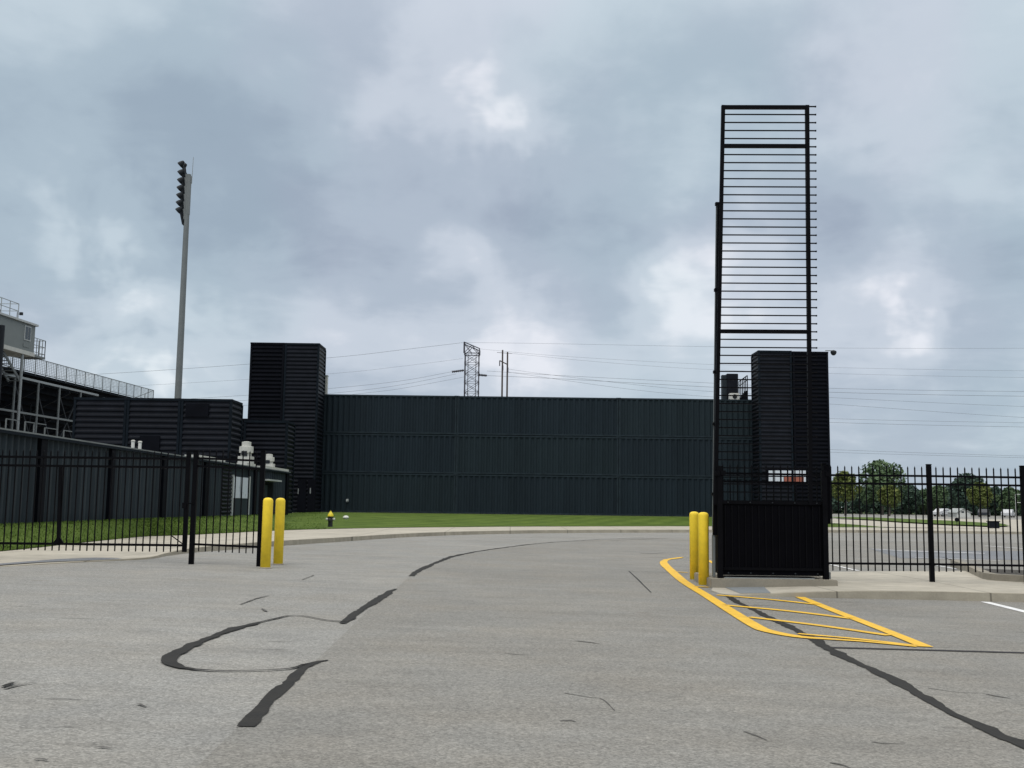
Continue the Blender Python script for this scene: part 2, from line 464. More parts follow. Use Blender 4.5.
sd = bpy.data.lights.new('sun', 'SUN'); sd.energy = 1.0; sd.angle = R(22); sd.color = (1, .97, .92)
so = bpy.data.objects.new('sun', sd); COL.objects.link(so)
sdir = Vector((math.sin(SUN_AZ) * math.cos(SUN_EL), math.cos(SUN_AZ) * math.cos(SUN_EL), math.sin(SUN_EL)))
so.rotation_euler = (-sdir).to_track_quat('-Z', 'Y').to_euler()
so.location = (0, -10, 40)
vs = scene.view_settings
vs.view_transform = 'Standard'; vs.look = 'None'; vs.exposure = 0.0; vs.gamma = 1.0; vs.use_curve_mapping = False

# ------------------------------------------------------------------ ground and paving
def struct(mb, name, m, **k):
    o = mb.build(name, m, None, **k)
    o['kind'] = 'structure'
    return o

xs = [-1800, -900, -450, -220, -120, -70, -45, -30, -22, -16, -13, -11, -9] + [i for i in range(-8, 9)] + [9, 11, 13, 16, 22, 30, 45, 70, 120, 220, 450, 900, 1800]
ys = [-60, -30, -15, -6, 0, 5, 10, 15, 20, 24, 26] + [26 + i for i in range(2, 21, 2)] + [50, 60, 75, 95, 120, 160, 220, 320, 500, 900, 1800, 3500]
mb = MB(); nx = len(xs)
mb.add([(x, y, G(x, y)) for y in ys for x in xs],
       [(j * nx + i, j * nx + i + 1, (j + 1) * nx + i + 1, (j + 1) * nx + i) for j in range(len(ys) - 1) for i in range(nx - 1)])
struct(mb, 'ground', M['asphalt'])

def resample(pts, step):
    out = [Vector(pts[0])]
    for a, b in zip(pts, pts[1:]):
        a, b = Vector(a), Vector(b)
        n = max(1, int((b - a).length / step))
        for i in range(1, n + 1): out.append(a.lerp(b, i / n))
    return out

_wob = [random.uniform(-1, 1) for _ in range(997)]
def wob(d, s):                          # slow wander of a poured edge
    v = 0
    for f, a in ((2.6, .7), (7.0, .45), (17.0, .3)):
        q = d * f + 311 * s + len(_wob) // 2; i = int(q); t = q - i; t = t * t * (3 - 2 * t)
        v += a * (_wob[i % 997] * (1 - t) + _wob[(i + 1) % 997] * t)
    return v
def ribbon(mb, pts, widths, lift, rag=0.0, step=0.25, wander=0.0):
    """flat strip on the ground along world points; widths in metres per point"""
    P = []; Wd = []
    for i in range(len(pts) - 1):
        a, b = Vector(pts[i]), Vector(pts[i + 1])
        n = max(1, int((b - a).length / step))
        for k in range(n):
            P.append(a.lerp(b, k / n)); Wd.append(widths[i] + (widths[i + 1] - widths[i]) * k / n)
    P.append(Vector(pts[-1])); Wd.append(widths[-1])
    vsl = []
    for i, p in enumerate(P):
        q = P[min(i + 1, len(P) - 1)] - P[max(i - 1, 0)]
        q.z = 0; q.normalize()
        nrm = Vector((-q.y, q.x, 0))
        for s in (-1, 1):
            v = p + nrm * (s * Wd[i] / 2 * (1 + rag * wob(i * step, s)) + wander * wob(i * step * .8, 0))
            vsl.append((v.x, v.y, G(v.x, v.y) + lift))
    mb.add(vsl, [(2 * i, 2 * i + 1, 2 * i + 3, 2 * i + 2) for i in range(len(P) - 1)])
    return mb

def smooth_px(pts, n=4):                # Catmull-Rom through picture points
    out = []
    for i in range(len(pts) - 1):
        p0, p1, p2, p3 = pts[max(i - 1, 0)], pts[i], pts[i + 1], pts[min(i + 2, len(pts) - 1)]
        for k in range(n):
            t = k / n
            out.append(tuple(0.5 * (2 * b + (c - a) * t + (2 * a - 5 * b + 4 * c - d) * t * t + (3 * b - a - 3 * c + d) * t ** 3) for a, b, c, d in zip(p0, p1, p2, p3)))
    out.append(tuple(pts[-1]))
    return out

def px_ribbon(name, m, paths, lift, rag=0.0, step=0.25, smooth=True, wander=0.0):
    mb = MB()
    for pts in paths:                   # (x, y, width in metres)
        q = smooth_px(pts) if smooth else pts
        ribbon(mb, [Gd(a, b) for a, b, _ in q], [max(.008, c) for _, _, c in q], lift, rag, step, wander)
    return struct(mb, name, m)

def poly(name, m, pts, thick_to=None):
    mb = MB(); mb.add(pts, [tuple(range(len(pts)))])
    return struct(mb, name, m)

def gpoly(name, m, px, lift):
    """sheet draped on the ground: the outline is triangulated then lifted"""
    me_pts = [Gd(a, b) for a, b in px]
    bm = bmesh.new()
    f = bm.faces.new([bm.verts.new(p) for p in me_pts])
    bmesh.ops.triangulate(bm, faces=[f])
    bmesh.ops.subdivide_edges(bm, edges=bm.edges[:], cuts=3, use_grid_fill=True)
    for v in bm.verts: v.co.z = G(v.co.x, v.co.y) + lift
    me = bpy.data.meshes.new(name); bm.to_mesh(me); bm.free()
    for p in me.polygons:
        if p.normal.z < 0: p.flip()
    me.materials.append(m)
    o = bpy.data.objects.new(name, me); COL.objects.link(o); o['kind'] = 'structure'
    return o

# the right lane, a slightly browner strip whose edge is the long construction joint
seam = [(150, 810), (200, 765), (235, 731), (284, 689), (330, 648), (371, 608), (397, 588), (411, 576), (429, 566.5), (452, 557.5), (476, 552.3), (503, 548.3), (542, 543.6), (593, 540.3), (644, 538)]
edge_r = [(700, 541), (740, 552), (900, 700), (1150, 800)]
gl = [Gd(a, b) for a, b in seam]
gr = [Gd(500 + 260 * math.pow(1 - i / (len(seam) - 1), .3) + 0, 0 + b) for i, (a, b) in enumerate(seam)]
mb = MB(); nn = 24; rows = []
for (a, b) in smooth_px(seam, 3):
    p = Gd(a, b)
    rows.append([(p.x + (9 - p.x) * k / 18, p.y) for k in range(19)] + [(x, p.y) for x in (11, 13, 16, 22, 30, 45)])
for row in rows: pass
mb.add([(x, y, G(x, y) + .006) for row in rows for x, y in row],
       [(j * (nn + 1) + i, j * (nn + 1) + i + 1, (j + 1) * (nn + 1) + i + 1, (j + 1) * (nn + 1) + i) for j in range(len(rows) - 1) for i in range(nn)])
struct(mb, 'road_lane', M['lane'])

px_ribbon('crack_sealant', M['tar'], [
    [(241, 728, 0.081), (246, 723, 0.130), (258, 711, 0.124), (268, 702, 0.130), (277, 693, 0.143), (288, 684, 0.112), (297, 676, 0.124), (303, 670, 0.087), (308, 666, 0.105), (317, 663, 0.062), (327, 661, 0.019)],
    [(308, 665.5, 0.043), (297, 668.8, 0.043), (283, 670.5, 0.036), (269, 671.2, 0.036), (226, 672, 0.040), (200, 671, 0.058), (187, 669.5, 0.079), (176, 667, 0.130), (170, 662.5, 0.158), (172, 657, 0.173), (180, 652, 0.144), (188, 648, 0.101), (193, 645.3, 0.137), (199, 642.5, 0.072), (207, 639.5, 0.086), (218, 635, 0.072), (226, 632, 0.108), (233, 629, 0.158), (244, 627, 0.094), (254, 625, 0.144), (262, 622.5, 0.050), (289, 616.6, 0.040), (305, 617, 0.032), (316, 618.8, 0.029), (332, 621.5, 0.043), (346, 622.5, 0.072)],
    [(340, 624, 0.051), (349, 618.5, 0.145), (355, 614, 0.128), (363, 609, 0.111), (371, 604.7, 0.145), (379, 599, 0.119), (387, 594, 0.136), (391, 591.5, 0.128), (396, 589.5, 0.043)],
    [(410, 576.5, 0.090), (416, 572.5, 0.153), (429, 566, 0.126), (440, 561.5, 0.117), (452, 557, 0.144), (476, 552, 0.108), (503, 548, 0.090), (542, 543.3, 0.081), (593, 540, 0.072), (644, 537.8, 0.063)],
    [(712, 586, 0.078), (720, 591, 0.078), (730, 597.5, 0.094), (741, 604.5, 0.125), (752, 609.5, 0.094), (764, 615.5, 0.125), (777, 622, 0.117), (790, 627.5, 0.133), (802, 634, 0.109), (812, 639.5, 0.148), (827, 648, 0.133), (838, 655, 0.133), (850, 661, 0.156), (865, 667, 0.109), (880, 674, 0.133), (895, 681, 0.156), (910, 691, 0.140), (925, 700, 0.156), (940, 708, 0.133), (958, 717, 0.117), (977, 725, 0.148), (990, 730, 0.148), (1000, 736, 0.109), (1015, 742, 0.125), (1040, 752, 0.140), (1090, 770, 0.156)],
    [(0, 688, 0.040), (8, 685, 0.040), (14, 683.5, 0.016)],
], .013, rag=.42, step=.05, wander=.022)
px_ribbon('joint_line', M['joint'], [
    [(822, 648, .10), (900, 650.2, .11), (1024, 653.7, .11), (1200, 659, .11)],
    [(629, 571.5, .025), (638, 580, .03), (651, 593, .02)],
    [(631, 572, .03), (650, 572.3, .03), (668, 573, .05)],
], .012, rag=.25, step=.12)
px_ribbon('asphalt_crack', M['crack'], [
    [(240, 605, .01), (256, 599, .05), (270, 596, .01)], [(302, 580, .015), (314, 575.5, .03)], [(262, 609, .01), (267, 612, .05)],
    [(98, 748, .008), (105, 748.5, .018), (111, 749.5, .008)], [(34, 761, .01), (42, 760, .02), (48, 762, .012)], [(139, 705, .02), (147, 708, .012)],
    [(744, 732.5, .01), (756, 736.5, .022), (767, 741.5, .006)], 
    [(928, 689, .01), (958, 693, .010), (985, 694, .008)], [(986, 695, .01), (1000, 697.5, .035), (1012, 699.5, .01)], [(872, 743, .008), (885, 744.5, .014), (905, 745, .006)],
    [(505, 654, .008), (520, 655.5, .016), (536, 656, .006)], [(565, 694, .01), (588, 698, .010), (603, 700.5, .012), (615, 712, .014)],
    [(560, 722, .008), (570, 721.5, .03), (576, 723, .01)], [(575, 641.5, .008), (590, 643, .05), (600, 644.5, .01)], 
    [(4, 690, .01), (14, 687, .03), (35, 683.5, .006)], [(610, 540.5, .05), (640, 539.5, .12), (668, 538.2, .04)], [(640, 553.5, .05), (652, 553.8, .13), (664, 553.2, .04)],
    [(830, 764, .01), (842, 766, .02), (852, 770, .01)], 
], .010, rag=.7, step=.05)

px_ribbon('yellow_line', M['yellow_line'], [
    [(683, 557.6, .10), (671, 559.2, .12), (664, 561.8, .19), (665, 565.4, .24), (670, 570.2, .23), (684.5, 582.7, .21), (706, 596, .20), (730, 611.3, .20), (756, 627.2, .20), (769, 632.3, .21), (797, 637.6, .20), (827, 640, .16), (865, 642.6, .13), (917, 647.8, .10)],
    [(800, 597.8, .18), (838, 613, .18), (883, 630.5, .18), (926, 648, .18)],
    [(717, 595.8, .17), (770, 600.2, .17), (819, 605.5, .17)],
    [(723, 605.8, .18), (790, 612, .18), (852, 619.5, .18)],
    [(749, 618, .16), (820, 626.5, .16), (889, 636.5, .16)],
    [(798, 634.8, .12), (860, 640.3, .12), (917, 647, .12)],
    [(664, 560.3, .14), (681, 558.2, .14)], [(673, 572.2, .14), (688, 573.2, .14)], [(694, 587, .14), (709, 588, .14)], [(708, 560.8, .14), (716, 564.8, .14)],
], .017, step=.15)
px_ribbon('white_line', M['white_line'], [
    [(985, 602.4, .17), (1024, 612.0, .18), (1120, 636, .18)],
], .012, smooth=False)
px_ribbon('parking_line', M['white_line'], [
    [(820, 562.5, .10), (858, 571.2, .10)], [(933, 565.4, .10), (958, 569.8, .10)],
    [(905, 551.2, .22), (985, 553.8, .22)], [(985, 546.2, .15), (1060, 552, .15)], [(872, 549.3, .13), (905, 551.4, .13)], [(915, 558, .1), (1000, 561, .1)],
], .018, smooth=False)
gpoly('asphalt_patch', M['bluish'], [(868, 548.5), (905, 551), (1080, 551.5), (1100, 561.5), (900, 558.5)], .012)

# kerb, sidewalk and lawn along the far side of the road
K = [(-220, 577, 0), (-120, 572.5, 0), (0, 567, .0), (80, 562.5, .01), (145, 559.5, .03), (165, 556.3, .06), (189, 553, .10), (222, 550.3, .13), (284, 545.6, .15), (340, 541.8, .15), (400, 537.6, .15), (460, 535, .15),
     (520, 533.6, .15), (600, 532.8, .15), (690, 532.6, .15), (760, 532.6, .15), (830, 532.7, .15), (890, 533, .15), (960, 533.6, .15), (1024, 534.3, .15), (1200, 536.5, .15)]
S = [(-220, 571), (-120, 561), (0, 551.5), (75, 543.5), (140, 536.9), (165, 535.9), (189, 535), (222, 533.4), (284, 530.3), (340, 528.8), (400, 527.7), (460, 527.1),
     (520, 526.6), (600, 526.4), (690, 526.2), (760, 526.6), (830, 527.2), (890, 527.8), (960, 528.3), (1024, 529), (1200, 531.2)]
K = smooth_px(K, 4); S = smooth_px(S, 4)
kb = [Gd(a, b) for a, b, _ in K]; kh = [max(0, c) for _, _, c in K]
kt = []; ki = []
for i, p in enumerate(kb):
    s = Gd(S[i][0], S[i][1], kh[i] + .03)
    d = (s - p); d.z = 0; d.normalize()
    kt.append(p + d * .03 + Vector((0, 0, kh[i] + .008)))
    ki.append(p + d * .18 + Vector((0, 0, kh[i] + .012)))
sb = [Gd(S[i][0], S[i][1], kh[i] + .03) for i in range(len(S))]
mb = MB(); n = len(kb)
mb.add([tuple(p + Vector((0, 0, -.05))) for p in kb] + [tuple(p) for p in kt] + [tuple(p) for p in ki],
       [(i, i + 1, n + i + 1, n + i) for i in range(n - 1)] + [(n + i, n + i + 1, 2 * n + i + 1, 2 * n + i) for i in range(n - 1)])
struct(mb, 'kerb', M['kerb'])
mb = MB(); mb.add([tuple(p) for p in ki] + [tuple(p) for p in sb], [(i, i + 1, n + i + 1, n + i) for i in range(n - 1)])
struct(mb, 'sidewalk', M['concrete'])
gpoly('driveway_patch', M['bluish'], [(-90, 568.5), (0, 564.8), (60, 560.2), (95, 558.9), (130, 560.2), (88, 561.6), (40, 563.6), (0, 566.4), (-90, 570)], .03)

BASEZ = .68
def lowwall(px):
    Y = 16.84 / (.056 - (px - 512) / 1050)
    return Vector((-16.84 + .056 * Y, Y, BASEZ + .04))
lb = []
for i, (a, b) in enumerate(S):
    if a <= 284:
        q = lowwall(a)
        if a < 0: q = lowwall(0) + (lowwall(0) - lowwall(60)) * (-a / 60)
        lb.append(q)
    elif a <= 770:
        lb.append(Vector((XatY(a, 78), 78 if a > 330 else 62 + 16 * (a - 284) / 46, BASEZ)))
    else:
        t = min(1, (a - 770) / 120)
        q = Gd(a, 521.3 + 6.4 * t * t, .5 * (1 - t) + .22 * t)
        lb.append(q if t < 1 else sb[i].copy())
cut = [i for i, (a, b) in enumerate(S) if a <= 895]
n = len(cut); RW = 8
mb = MB(); vsl = []
for r in range(RW + 1):
    t = r / RW
    for i in cut:
        p = sb[i].lerp(lb[i], t)
        p.z = sb[i].z + .02 + (lb[i].z - sb[i].z - .02) * sstep(0, .75, t)
        vsl.append(tuple(p))
mb.add(vsl, [(r * n + i, r * n + i + 1, (r + 1) * n + i + 1, (r + 1) * n + i) for r in range(RW) for i in range(n - 1)])
lawn = struct(mb, 'lawn', M['grass'], smooth=True)
rgb = random.Random(11); gb_ = MB()
near = [i for i in cut if -60 < S[i][0] < 330]
for _ in range(26000):
    k = rgb.randrange(len(near) - 1); i = near[k]; u_ = rgb.random(); t = rgb.random() ** 1.6
    a_ = sb[i].lerp(lb[i], t); b_ = sb[i + 1].lerp(lb[i + 1], t)
    za_ = sb[i].z + .02 + (lb[i].z - sb[i].z - .02) * sstep(0, .75, t); zb__ = sb[i + 1].z + .02 + (lb[i + 1].z - sb[i + 1].z - .02) * sstep(0, .75, t)
    p = a_.lerp(b_, u_); p.z = za_ + (zb__ - za_) * u_ - .015
    h = rgb.uniform(.03, .085); w_ = rgb.uniform(.008, .02); th = rgb.uniform(0, 3.14); lx, ly = rgb.gauss(0, .03), rgb.gauss(0, .03)
    gb_.add([(p.x - w_ * math.cos(th), p.y - w_ * math.sin(th), p.z), (p.x + w_ * math.cos(th), p.y + w_ * math.sin(th), p.z), (p.x + lx, p.y + ly, p.z + h)], [(0, 1, 2)])
o = gb_.build('grass_blades', M['blade'], None); o['kind'] = 'stuff'; tag(o, 'short grass blades standing in the lawn by the left fence')
# levelled yard behind the walls
yl = [lb[i] for i in cut if S[i][0] <= 770]
mb = MB(); vsl = []
for p in yl:
    vsl += [(p.x, p.y - .1, BASEZ - .03), (p.x - 60 * (1 - sstep(-16, -8, p.x)) , 150 if p.x > -14 else max(p.y, 40) + (60 if p.y > 45 else 20), BASEZ - .03)]
yard_pts = [tuple(Vector((p.x, p.y - .1, BASEZ - .03))) for p in yl] + [(26, 80, BASEZ - .03), (26, 140, BASEZ - .03), (-110, 140, BASEZ - .03), (-110, yl[0].y, BASEZ - .03)]
poly('yard', M['gravel'], yard_pts)

# sidewalk under the right fence, with its kerb
FK = smooth_px([(713, 591.8, 0), (725, 595.4, .004), (742, 596.6, .02), (775, 597.2, .05), (850, 598.8, .12), (940, 600.5, .145), (1024, 602.5, .145), (1300, 609, .145)], 3)
BK = smooth_px([(716, 580), (722, 578), (742, 575), (780, 572.5), (840, 571.6), (955, 570.8), (1024, 571.5), (1300, 575)], 3)
fb = [Gd(a, b) for a, b, _ in FK]; fh = [max(0, c) for *_, c in FK]
n = len(fb)
ft = [p + Vector((0, .02, h + .012)) for p, h in zip(fb, fh)]
fi = [p + Vector((0, .17, h + .014)) for p, h in zip(fb, fh)]
bk = [Gd(a, b, h + .014) for (a, b), h in zip(BK, fh)]
mb = MB(); mb.add([tuple(p - Vector((0, 0, .04))) for p in fb] + [tuple(p) for p in ft] + [tuple(p) for p in fi],
                  [(i, i + 1, n + i + 1, n + i) for i in range(n - 1)] + [(n + i, n + i + 1, 2 * n + i + 1, 2 * n + i) for i in range(n - 1)])
struct(mb, 'kerb', M['kerb'])
mb = MB(); mb.add([tuple(p) for p in fi] + [tuple(p) for p in bk] + [tuple(p - Vector((0, -.02, .3))) for p in bk],
                  [(k * n + i, k * n + i + 1, (k + 1) * n + i + 1, (k + 1) * n + i) for k in (0, 1) for i in range(n - 1)])
struct(mb, 'sidewalk', M['concrete'])
def off_at(px):
    for (a, b, c), (a2, b2, c2) in zip(FK, FK[1:]):
        if a <= px <= a2: return max(.0, c) + .014
    return .159
tp = [Gd(a, b, .014 + .008 + o_) for a, b, o_ in ((724, 586.8, .004), (764, 586.8, .040), (771, 592.9, .046), (740, 593.2, .018))]
mb = MB(); mb.add([tuple(p) for p in tp], [(0, 1, 2, 3)]); struct(mb, 'tactile_paving', M['tactile'])

# raised planting kerb at the right
pk = smooth_px([(950, 566.5), (963, 571.3), (976, 577.8), (988, 581.8), (1024, 584), (1120, 588), (1300, 594)], 3)
pb = [Gd(a, b, .12) for a, b in pk]; n = len(pb)
up, back = [], []
for i, p in enumerate(pb):
    q = pb[min(i + 1, n - 1)] - pb[max(i - 1, 0)]; q.z = 0; q.normalize()
    nr = Vector((-q.y, q.x, 0))
    up.append(p + nr * .02 + Vector((0, 0, .18))); back.append(p + nr * .22 + Vector((0, 0, .18)))
mb = MB(); mb.add([tuple(p) for p in pb] + [tuple(p) for p in up] + [tuple(p) for p in back] + [tuple(p - Vector((0, 0, .08))) for p in back],
                  [(k * n + i, k * n + i + 1, (k + 1) * n + i + 1, (k + 1) * n + i) for k in range(3) for i in range(n - 1)])
struct(mb, 'planter_kerb', M['slab'])
mb = MB(); far = [Vector((p.x + .8, p.y + 3.2, p.z - .06)) for p in back]
mb.add([tuple(p - Vector((0, 0, .03))) for p in back] + [tuple(p) for p in far], [(i, i + 1, n + i + 1, n + i) for i in range(n - 1)])
o = struct(mb, 'planting_bed', M['mulch'])

# grass islands and pale lanes of the parking lot beyond the right fence
gpoly('concrete_lane', M['concrete'], [(800, 518.0), (1200, 521.5), (1200, 532.2), (1000, 529.3), (892, 527.9), (800, 524.5)], .05)
gpoly('grass_island', M['grass'], [(826, 517.9), (870, 518.4), (905, 520), (950, 522), (1003, 525.3), (1010, 527.6), (990, 527.9), (950, 526.2), (905, 523.6), (870, 521), (840, 519.6)], .16)
mb = MB()
mb.add([(30, 232, .03), (400, 232, .03), (900, 1500, .03), (-600, 1500, .03), (-200, 232, .03)], [(0, 1, 2, 3, 4)])
struct(mb, 'field', M['drygrass'])

# ------------------------------------------------------------------ containers
def corr(mb, o, u, v, nrm, lu, lv, pitch=.278, depth=.045):
    """trapezoid corrugation repeating along u, running along v"""
    o, u, v, nrm = Vector(o), Vector(u), Vector(v), Vector(nrm)
    k = max(1, round(lu / pitch)); p = lu / k
    prof = []
    for i in range(k):
        for t, h in ((0, 0), (.25, 0), (.5, -1), (.75, -1)):
            prof.append((i * p + t * p, h * depth))
    prof.append((lu, 0))
    vsl = []
    for s, h in prof:
        a = o + u * s + nrm * h
        vsl += [tuple(a), tuple(a + v * lv)]
    mb.add(vsl, [(2 * i, 2 * i + 2, 2 * i + 3, 2 * i + 1) for i in range(len(prof) - 1)])

def container(x0, y0, z0, w, h, d, up, label, group, m, mf, pitch=.278, cat='container', fr=.11, dep=.075):
    """shipping container: front face at y0; up=True when it stands on its end (ribs level)"""
    t = empty('shipping_container', (x0 + w / 2, y0 + d / 2, z0), label, cat, group)
    b = MB()
    i = .16
    b.box((x0 + (i if up else .001), y0 + i, z0), (x0 + w - (i if up else .001), y0 + d - i, z0 + h - (.03 if up else .001)))
    q = fr * .8
    if up:
        corr(b, (x0 + q, y0 + .015, z0 + q), (0, 0, 1), (1, 0, 0), (0, -1, 0), h - 2 * q, w - 2 * q, pitch, dep)
        corr(b, (x0 + .015, y0 + q, z0 + q), (0, 0, 1), (0, 1, 0), (-1, 0, 0), h - 2 * q, d - 2 * q, pitch, dep)
        corr(b, (x0 + w - .015, y0 + q, z0 + q), (0, 0, 1), (0, 1, 0), (1, 0, 0), h - 2 * q, d - 2 * q, pitch, dep)
    else:
        corr(b, (x0 + q, y0 + .015, z0 + q), (1, 0, 0), (0, 0, 1), (0, -1, 0), w - 2 * q, h - 2 * q, pitch, dep)
        corr(b, (x0 + .015, y0 + q, z0 + q), (0, 1, 0), (0, 0, 1), (-1, 0, 0), d - 2 * q, h - 2 * q, pitch, dep)
        corr(b, (x0 + w - .015, y0 + q, z0 + q), (0, 1, 0), (0, 0, 1), (1, 0, 0), d - 2 * q, h - 2 * q, pitch, dep)
    b.build('body', m, t)
    f = MB()
    X = (x0, x0 + w - fr); Yy = (y0, y0 + d - fr); g_ = 0 if up else .022              # slim shadow gaps between stacked boxes
    X = (x0 + g_ * .6, x0 + w - fr - g_ * .6); Z = (z0 + g_, z0 + h - fr - g_)
    for x in X:
        for y in Yy: f.box((x, y, z0 + fr), (x + fr, y + fr, z0 + h - fr))
        for z in Z: f.box((x + .003, y0 + fr, z), (x + fr - .003, y0 + d - fr, z + fr))
    for y in Yy:
        for z in Z: f.box((x0 + fr, y + .003, z), (x0 + w - fr, y + fr - .003, z + fr))
    f.build('frame', mf, t)
    e = .012
    for x in (x0, x0 + w - .17):
        for z in (z0, z0 + h - .13):
            MB().box((x - e if x == x0 else x, y0 - e, z), (x + .17 + (e if x != x0 else 0), y0 + .17, z + .13)).build('corner_casting', mf, t)
    return t

Yw = 78.1
xe = [XatY(p, Yw) for p in (290, 455, 618.5, 783)]
htop = ZatY(455, 395.6, Yw)
hh = (htop - BASEZ) / 3
rown = ['bottom', 'middle', 'topmost']
coln = ['next to the tall left tower', 'in the centre of the long wall', 'partly behind the raised gate']
rnd = random.Random(3)
for r in range(3):
    for c in range(3):
        jy = rnd.uniform(-.03, .03)
        lab = f'dark slate shipping container, {rown[r]} of three stacked {coln[c]}'
        container(xe[c] + .003, Yw + jy, BASEZ + r * hh + .004, xe[c + 1] - xe[c] - .006, hh - .006, 2.44, False, lab, 'stacked wall containers',
                  (M['navy2'], M['navy'], M['navy3'])[(r + 2 * c) % 3], M['rail'], pitch=.41, dep=.08)

GU = 'containers standing on end'
def upended(p0, p1, ytop, Y, d, label, m, pitch=.30, z0=BASEZ):
    x0, x1 = XatY(p0, Y, 12 if ytop < 360 else 6), XatY(p1, Y, 12 if ytop < 360 else 6)
    z1 = ZatY((p0 + p1) / 2, ytop, Y)
    return container(x0 + .015, Y, z0, x1 - x0 - .03, z1 - z0, d, True, label, GU, m, M['frame'] if m != M['ink2'] else M['ink2'], pitch, fr=.14)
tl = upended(250, 284.5, 342.5, 75.08, 2.7, 'tall black container on its end, left half of the left tower', M['ink2'], .29)
tr = upended(284.5, 319.5, 343, 75, 2.8, 'tall dark ribbed container on its end, touching the long container wall at left', M['ink'], .29)
upended(72.5, 126, 397.5, 61, 2.6, 'short dark container on its end beside the grandstand railing', M['ink'], .32)
lm = upended(126, 180, 398, 61, 2.6, 'short dark container on its end directly in front of the floodlight mast', M['ink'], .32)
lr = upended(180, 231.5, 398.8, 61, 2.6, 'short dark container on its end with a black vent near its top', M['ink'], .32)
upended(243.5, 288, 420.5, 66, 2.4, 'short dark container on its end at the foot of the left tower', M['ink'], .28)
upended(237, 253, 418.5, 70.2, 2.4, 'narrow sliver of dark container seen behind the white roof fans', M['ink2'], .28)
rl = upended(758, 792, 350.5, 75, 2.3, 'tall dark ribbed container on its end, left half of the right tower', M['ink'], .29)
rr = upended(792.5, 828.5, 351.5, 75.06, 2.4, 'tall black container on its end carrying the security camera', M['ink2'], .29)

def decal_box(par, name, px0, py0, px1, py1, Y, th, m):
    a, b = D(px0, py1, Y), D(px1, py0, Y)
    return MB().box((a.x, Y - th, a.z), (b.x, Y + .05, b.z)).build(name, m, par)
decal_box(lr, 'vent', 185.5, 404, 209, 416.5, 61, .06, M['ink2'])
decal_box(lm, 'vent', 139, 436, 160, 455, 61, .06, M['ink2'])
def window_in(par, cells, Y):
    xs0, xs1 = min(c[0] for c in cells), max(c[2] for c in cells)
    fr = decal_box(par, 'window', xs0 - 1, 469.3, xs1 + 1, 483.8, Y, .05, M['ink2'])
    for c in cells: decal_box(fr, 'pane', c[0], c[1], c[2], c[3], Y, .075, c[4])
window_in(rl, [(768.5, 470.6, 774, 476, M['pane']), (775, 470.6, 780.5, 476, M['pane']), (781.5, 470.6, 786.5, 476, M['pane']), (768.5, 477, 774, 482.8, M['pane']), (775, 477, 780.5, 482.8, M['pane']), (781.5, 477, 783.3, 482.8, M['pane']), (784, 477, 791, 482.8, M['red']), (787.4, 470.6, 791, 476, M['pane'])], 75)
window_in(rr, [(793.6, 470.6, 799, 476, M['pane']), (800, 470.6, 805.5, 476, M['pane']), (793.6, 477, 799, 482.8, M['red']), (800, 477, 803, 482.8, M['red']), (803.6, 477, 805.5, 482.8, M['pane'])], 75.06)
# black double door at the foot of the left tower
for a, b in ((297, 306.5), (307, 316)):
    dr = decal_box(tr, 'door', a, 479, b, 512.5, 75, .05, M['ink2'])
decal_box(dr, 'handle', 298, 488.5, 299, 494, 75, .12, M['galv'])
decal_box(dr, 'handle', 310, 488, 311.2, 493.5, 75, .12, M['galv'])
# pale conduit box at the tower's right shoulder
a = D(324.5, 395, 78.4); b = D(327.5, 376, 78.4)
t = empty('exhaust_stack', (a.x + .1, 78.5, BASEZ + 3 * hh), 'pale exhaust stack at the right shoulder of the left tower', 'exhaust stack')
MB().box((a.x, 78.35, BASEZ + 3 * hh - .02), (b.x, 78.75, b.z)).build('duct', M['offwhite'], t)
MB().box((a.x - .03, 78.3, b.z), (b.x + .03, 78.8, b.z + .06)).build('cap', M['rooftrim'], t)

# security camera on the right tower
p = D(829.5, 351.5, 75.2)
t = empty('security_camera', p, 'small dome security camera on an arm from the right tower top', 'security camera')
q = D(833.5, 351.5, 75.2)
MB().bar(p + Vector((-.3, 0, .06)), q + Vector((0, 0, .06)), .06).build('arm', M['galv'], t)
MB().lathe([(.04, .1), (.2, .03), (.22, -.06), (.17, -.2), (.08, -.28)], q).build('dome', M['lamp'], t, smooth=True)

# roof equipment above the wall, seen through the raised gate
Yr = 79.3; zr = BASEZ + 3 * hh - .01
def px_box(px0, px1, pytop, Y, d, zb):
    a, b = D(px0, pytop, Y), D(px1, pytop, Y)
    return (a.x, Y, zb), (b.x, Y + d, a.z)
a, b = px_box(727, 738.2, 373.5, Yr, .7, zr)
t = empty('roof_tank', ((a[0] + b[0]) / 2, Yr + .3, zr), 'dark upright tank on the wall top behind the raised gate', 'tank')
MB().box(a, b).build('casing', M['ink'], t, bevel=.03)
MB().box((a[0] - .35, Yr + .1, zr), (a[0] - .005, Yr + .6, b[2] - .1)).build('side_panel', M['sheet'], t)
a2, b2 = px_box(730, 739.5, 393, Yr - .8, .6, zr)
t = empty('condenser_unit', ((a2[0] + b2[0]) / 2, Yr - .5, zr), 'small white condenser in front of the dark roof tank', 'condenser')
MB().box(a2, b2).build('casing', M['white'], t, bevel=.03)
cx = (a2[0] + b2[0]) / 2; cz = (a2[2] + b2[2]) / 2
MB().lathe([(.17, 0), (.17, -.03), (.12, -.035), (.02, -.035)], (cx, Yr - .8, cz), axis='y').build('fan_grille', M['lamp'], t)
t = empty('roof_stair', (D(744, 398, Yr).x, Yr + .3, zr), 'dark stair rails beside the roof tank on the wall top', 'stair')
mb = MB()
pts = [D(739, 381.5, Yr), D(747.3, 375.5, Yr)]
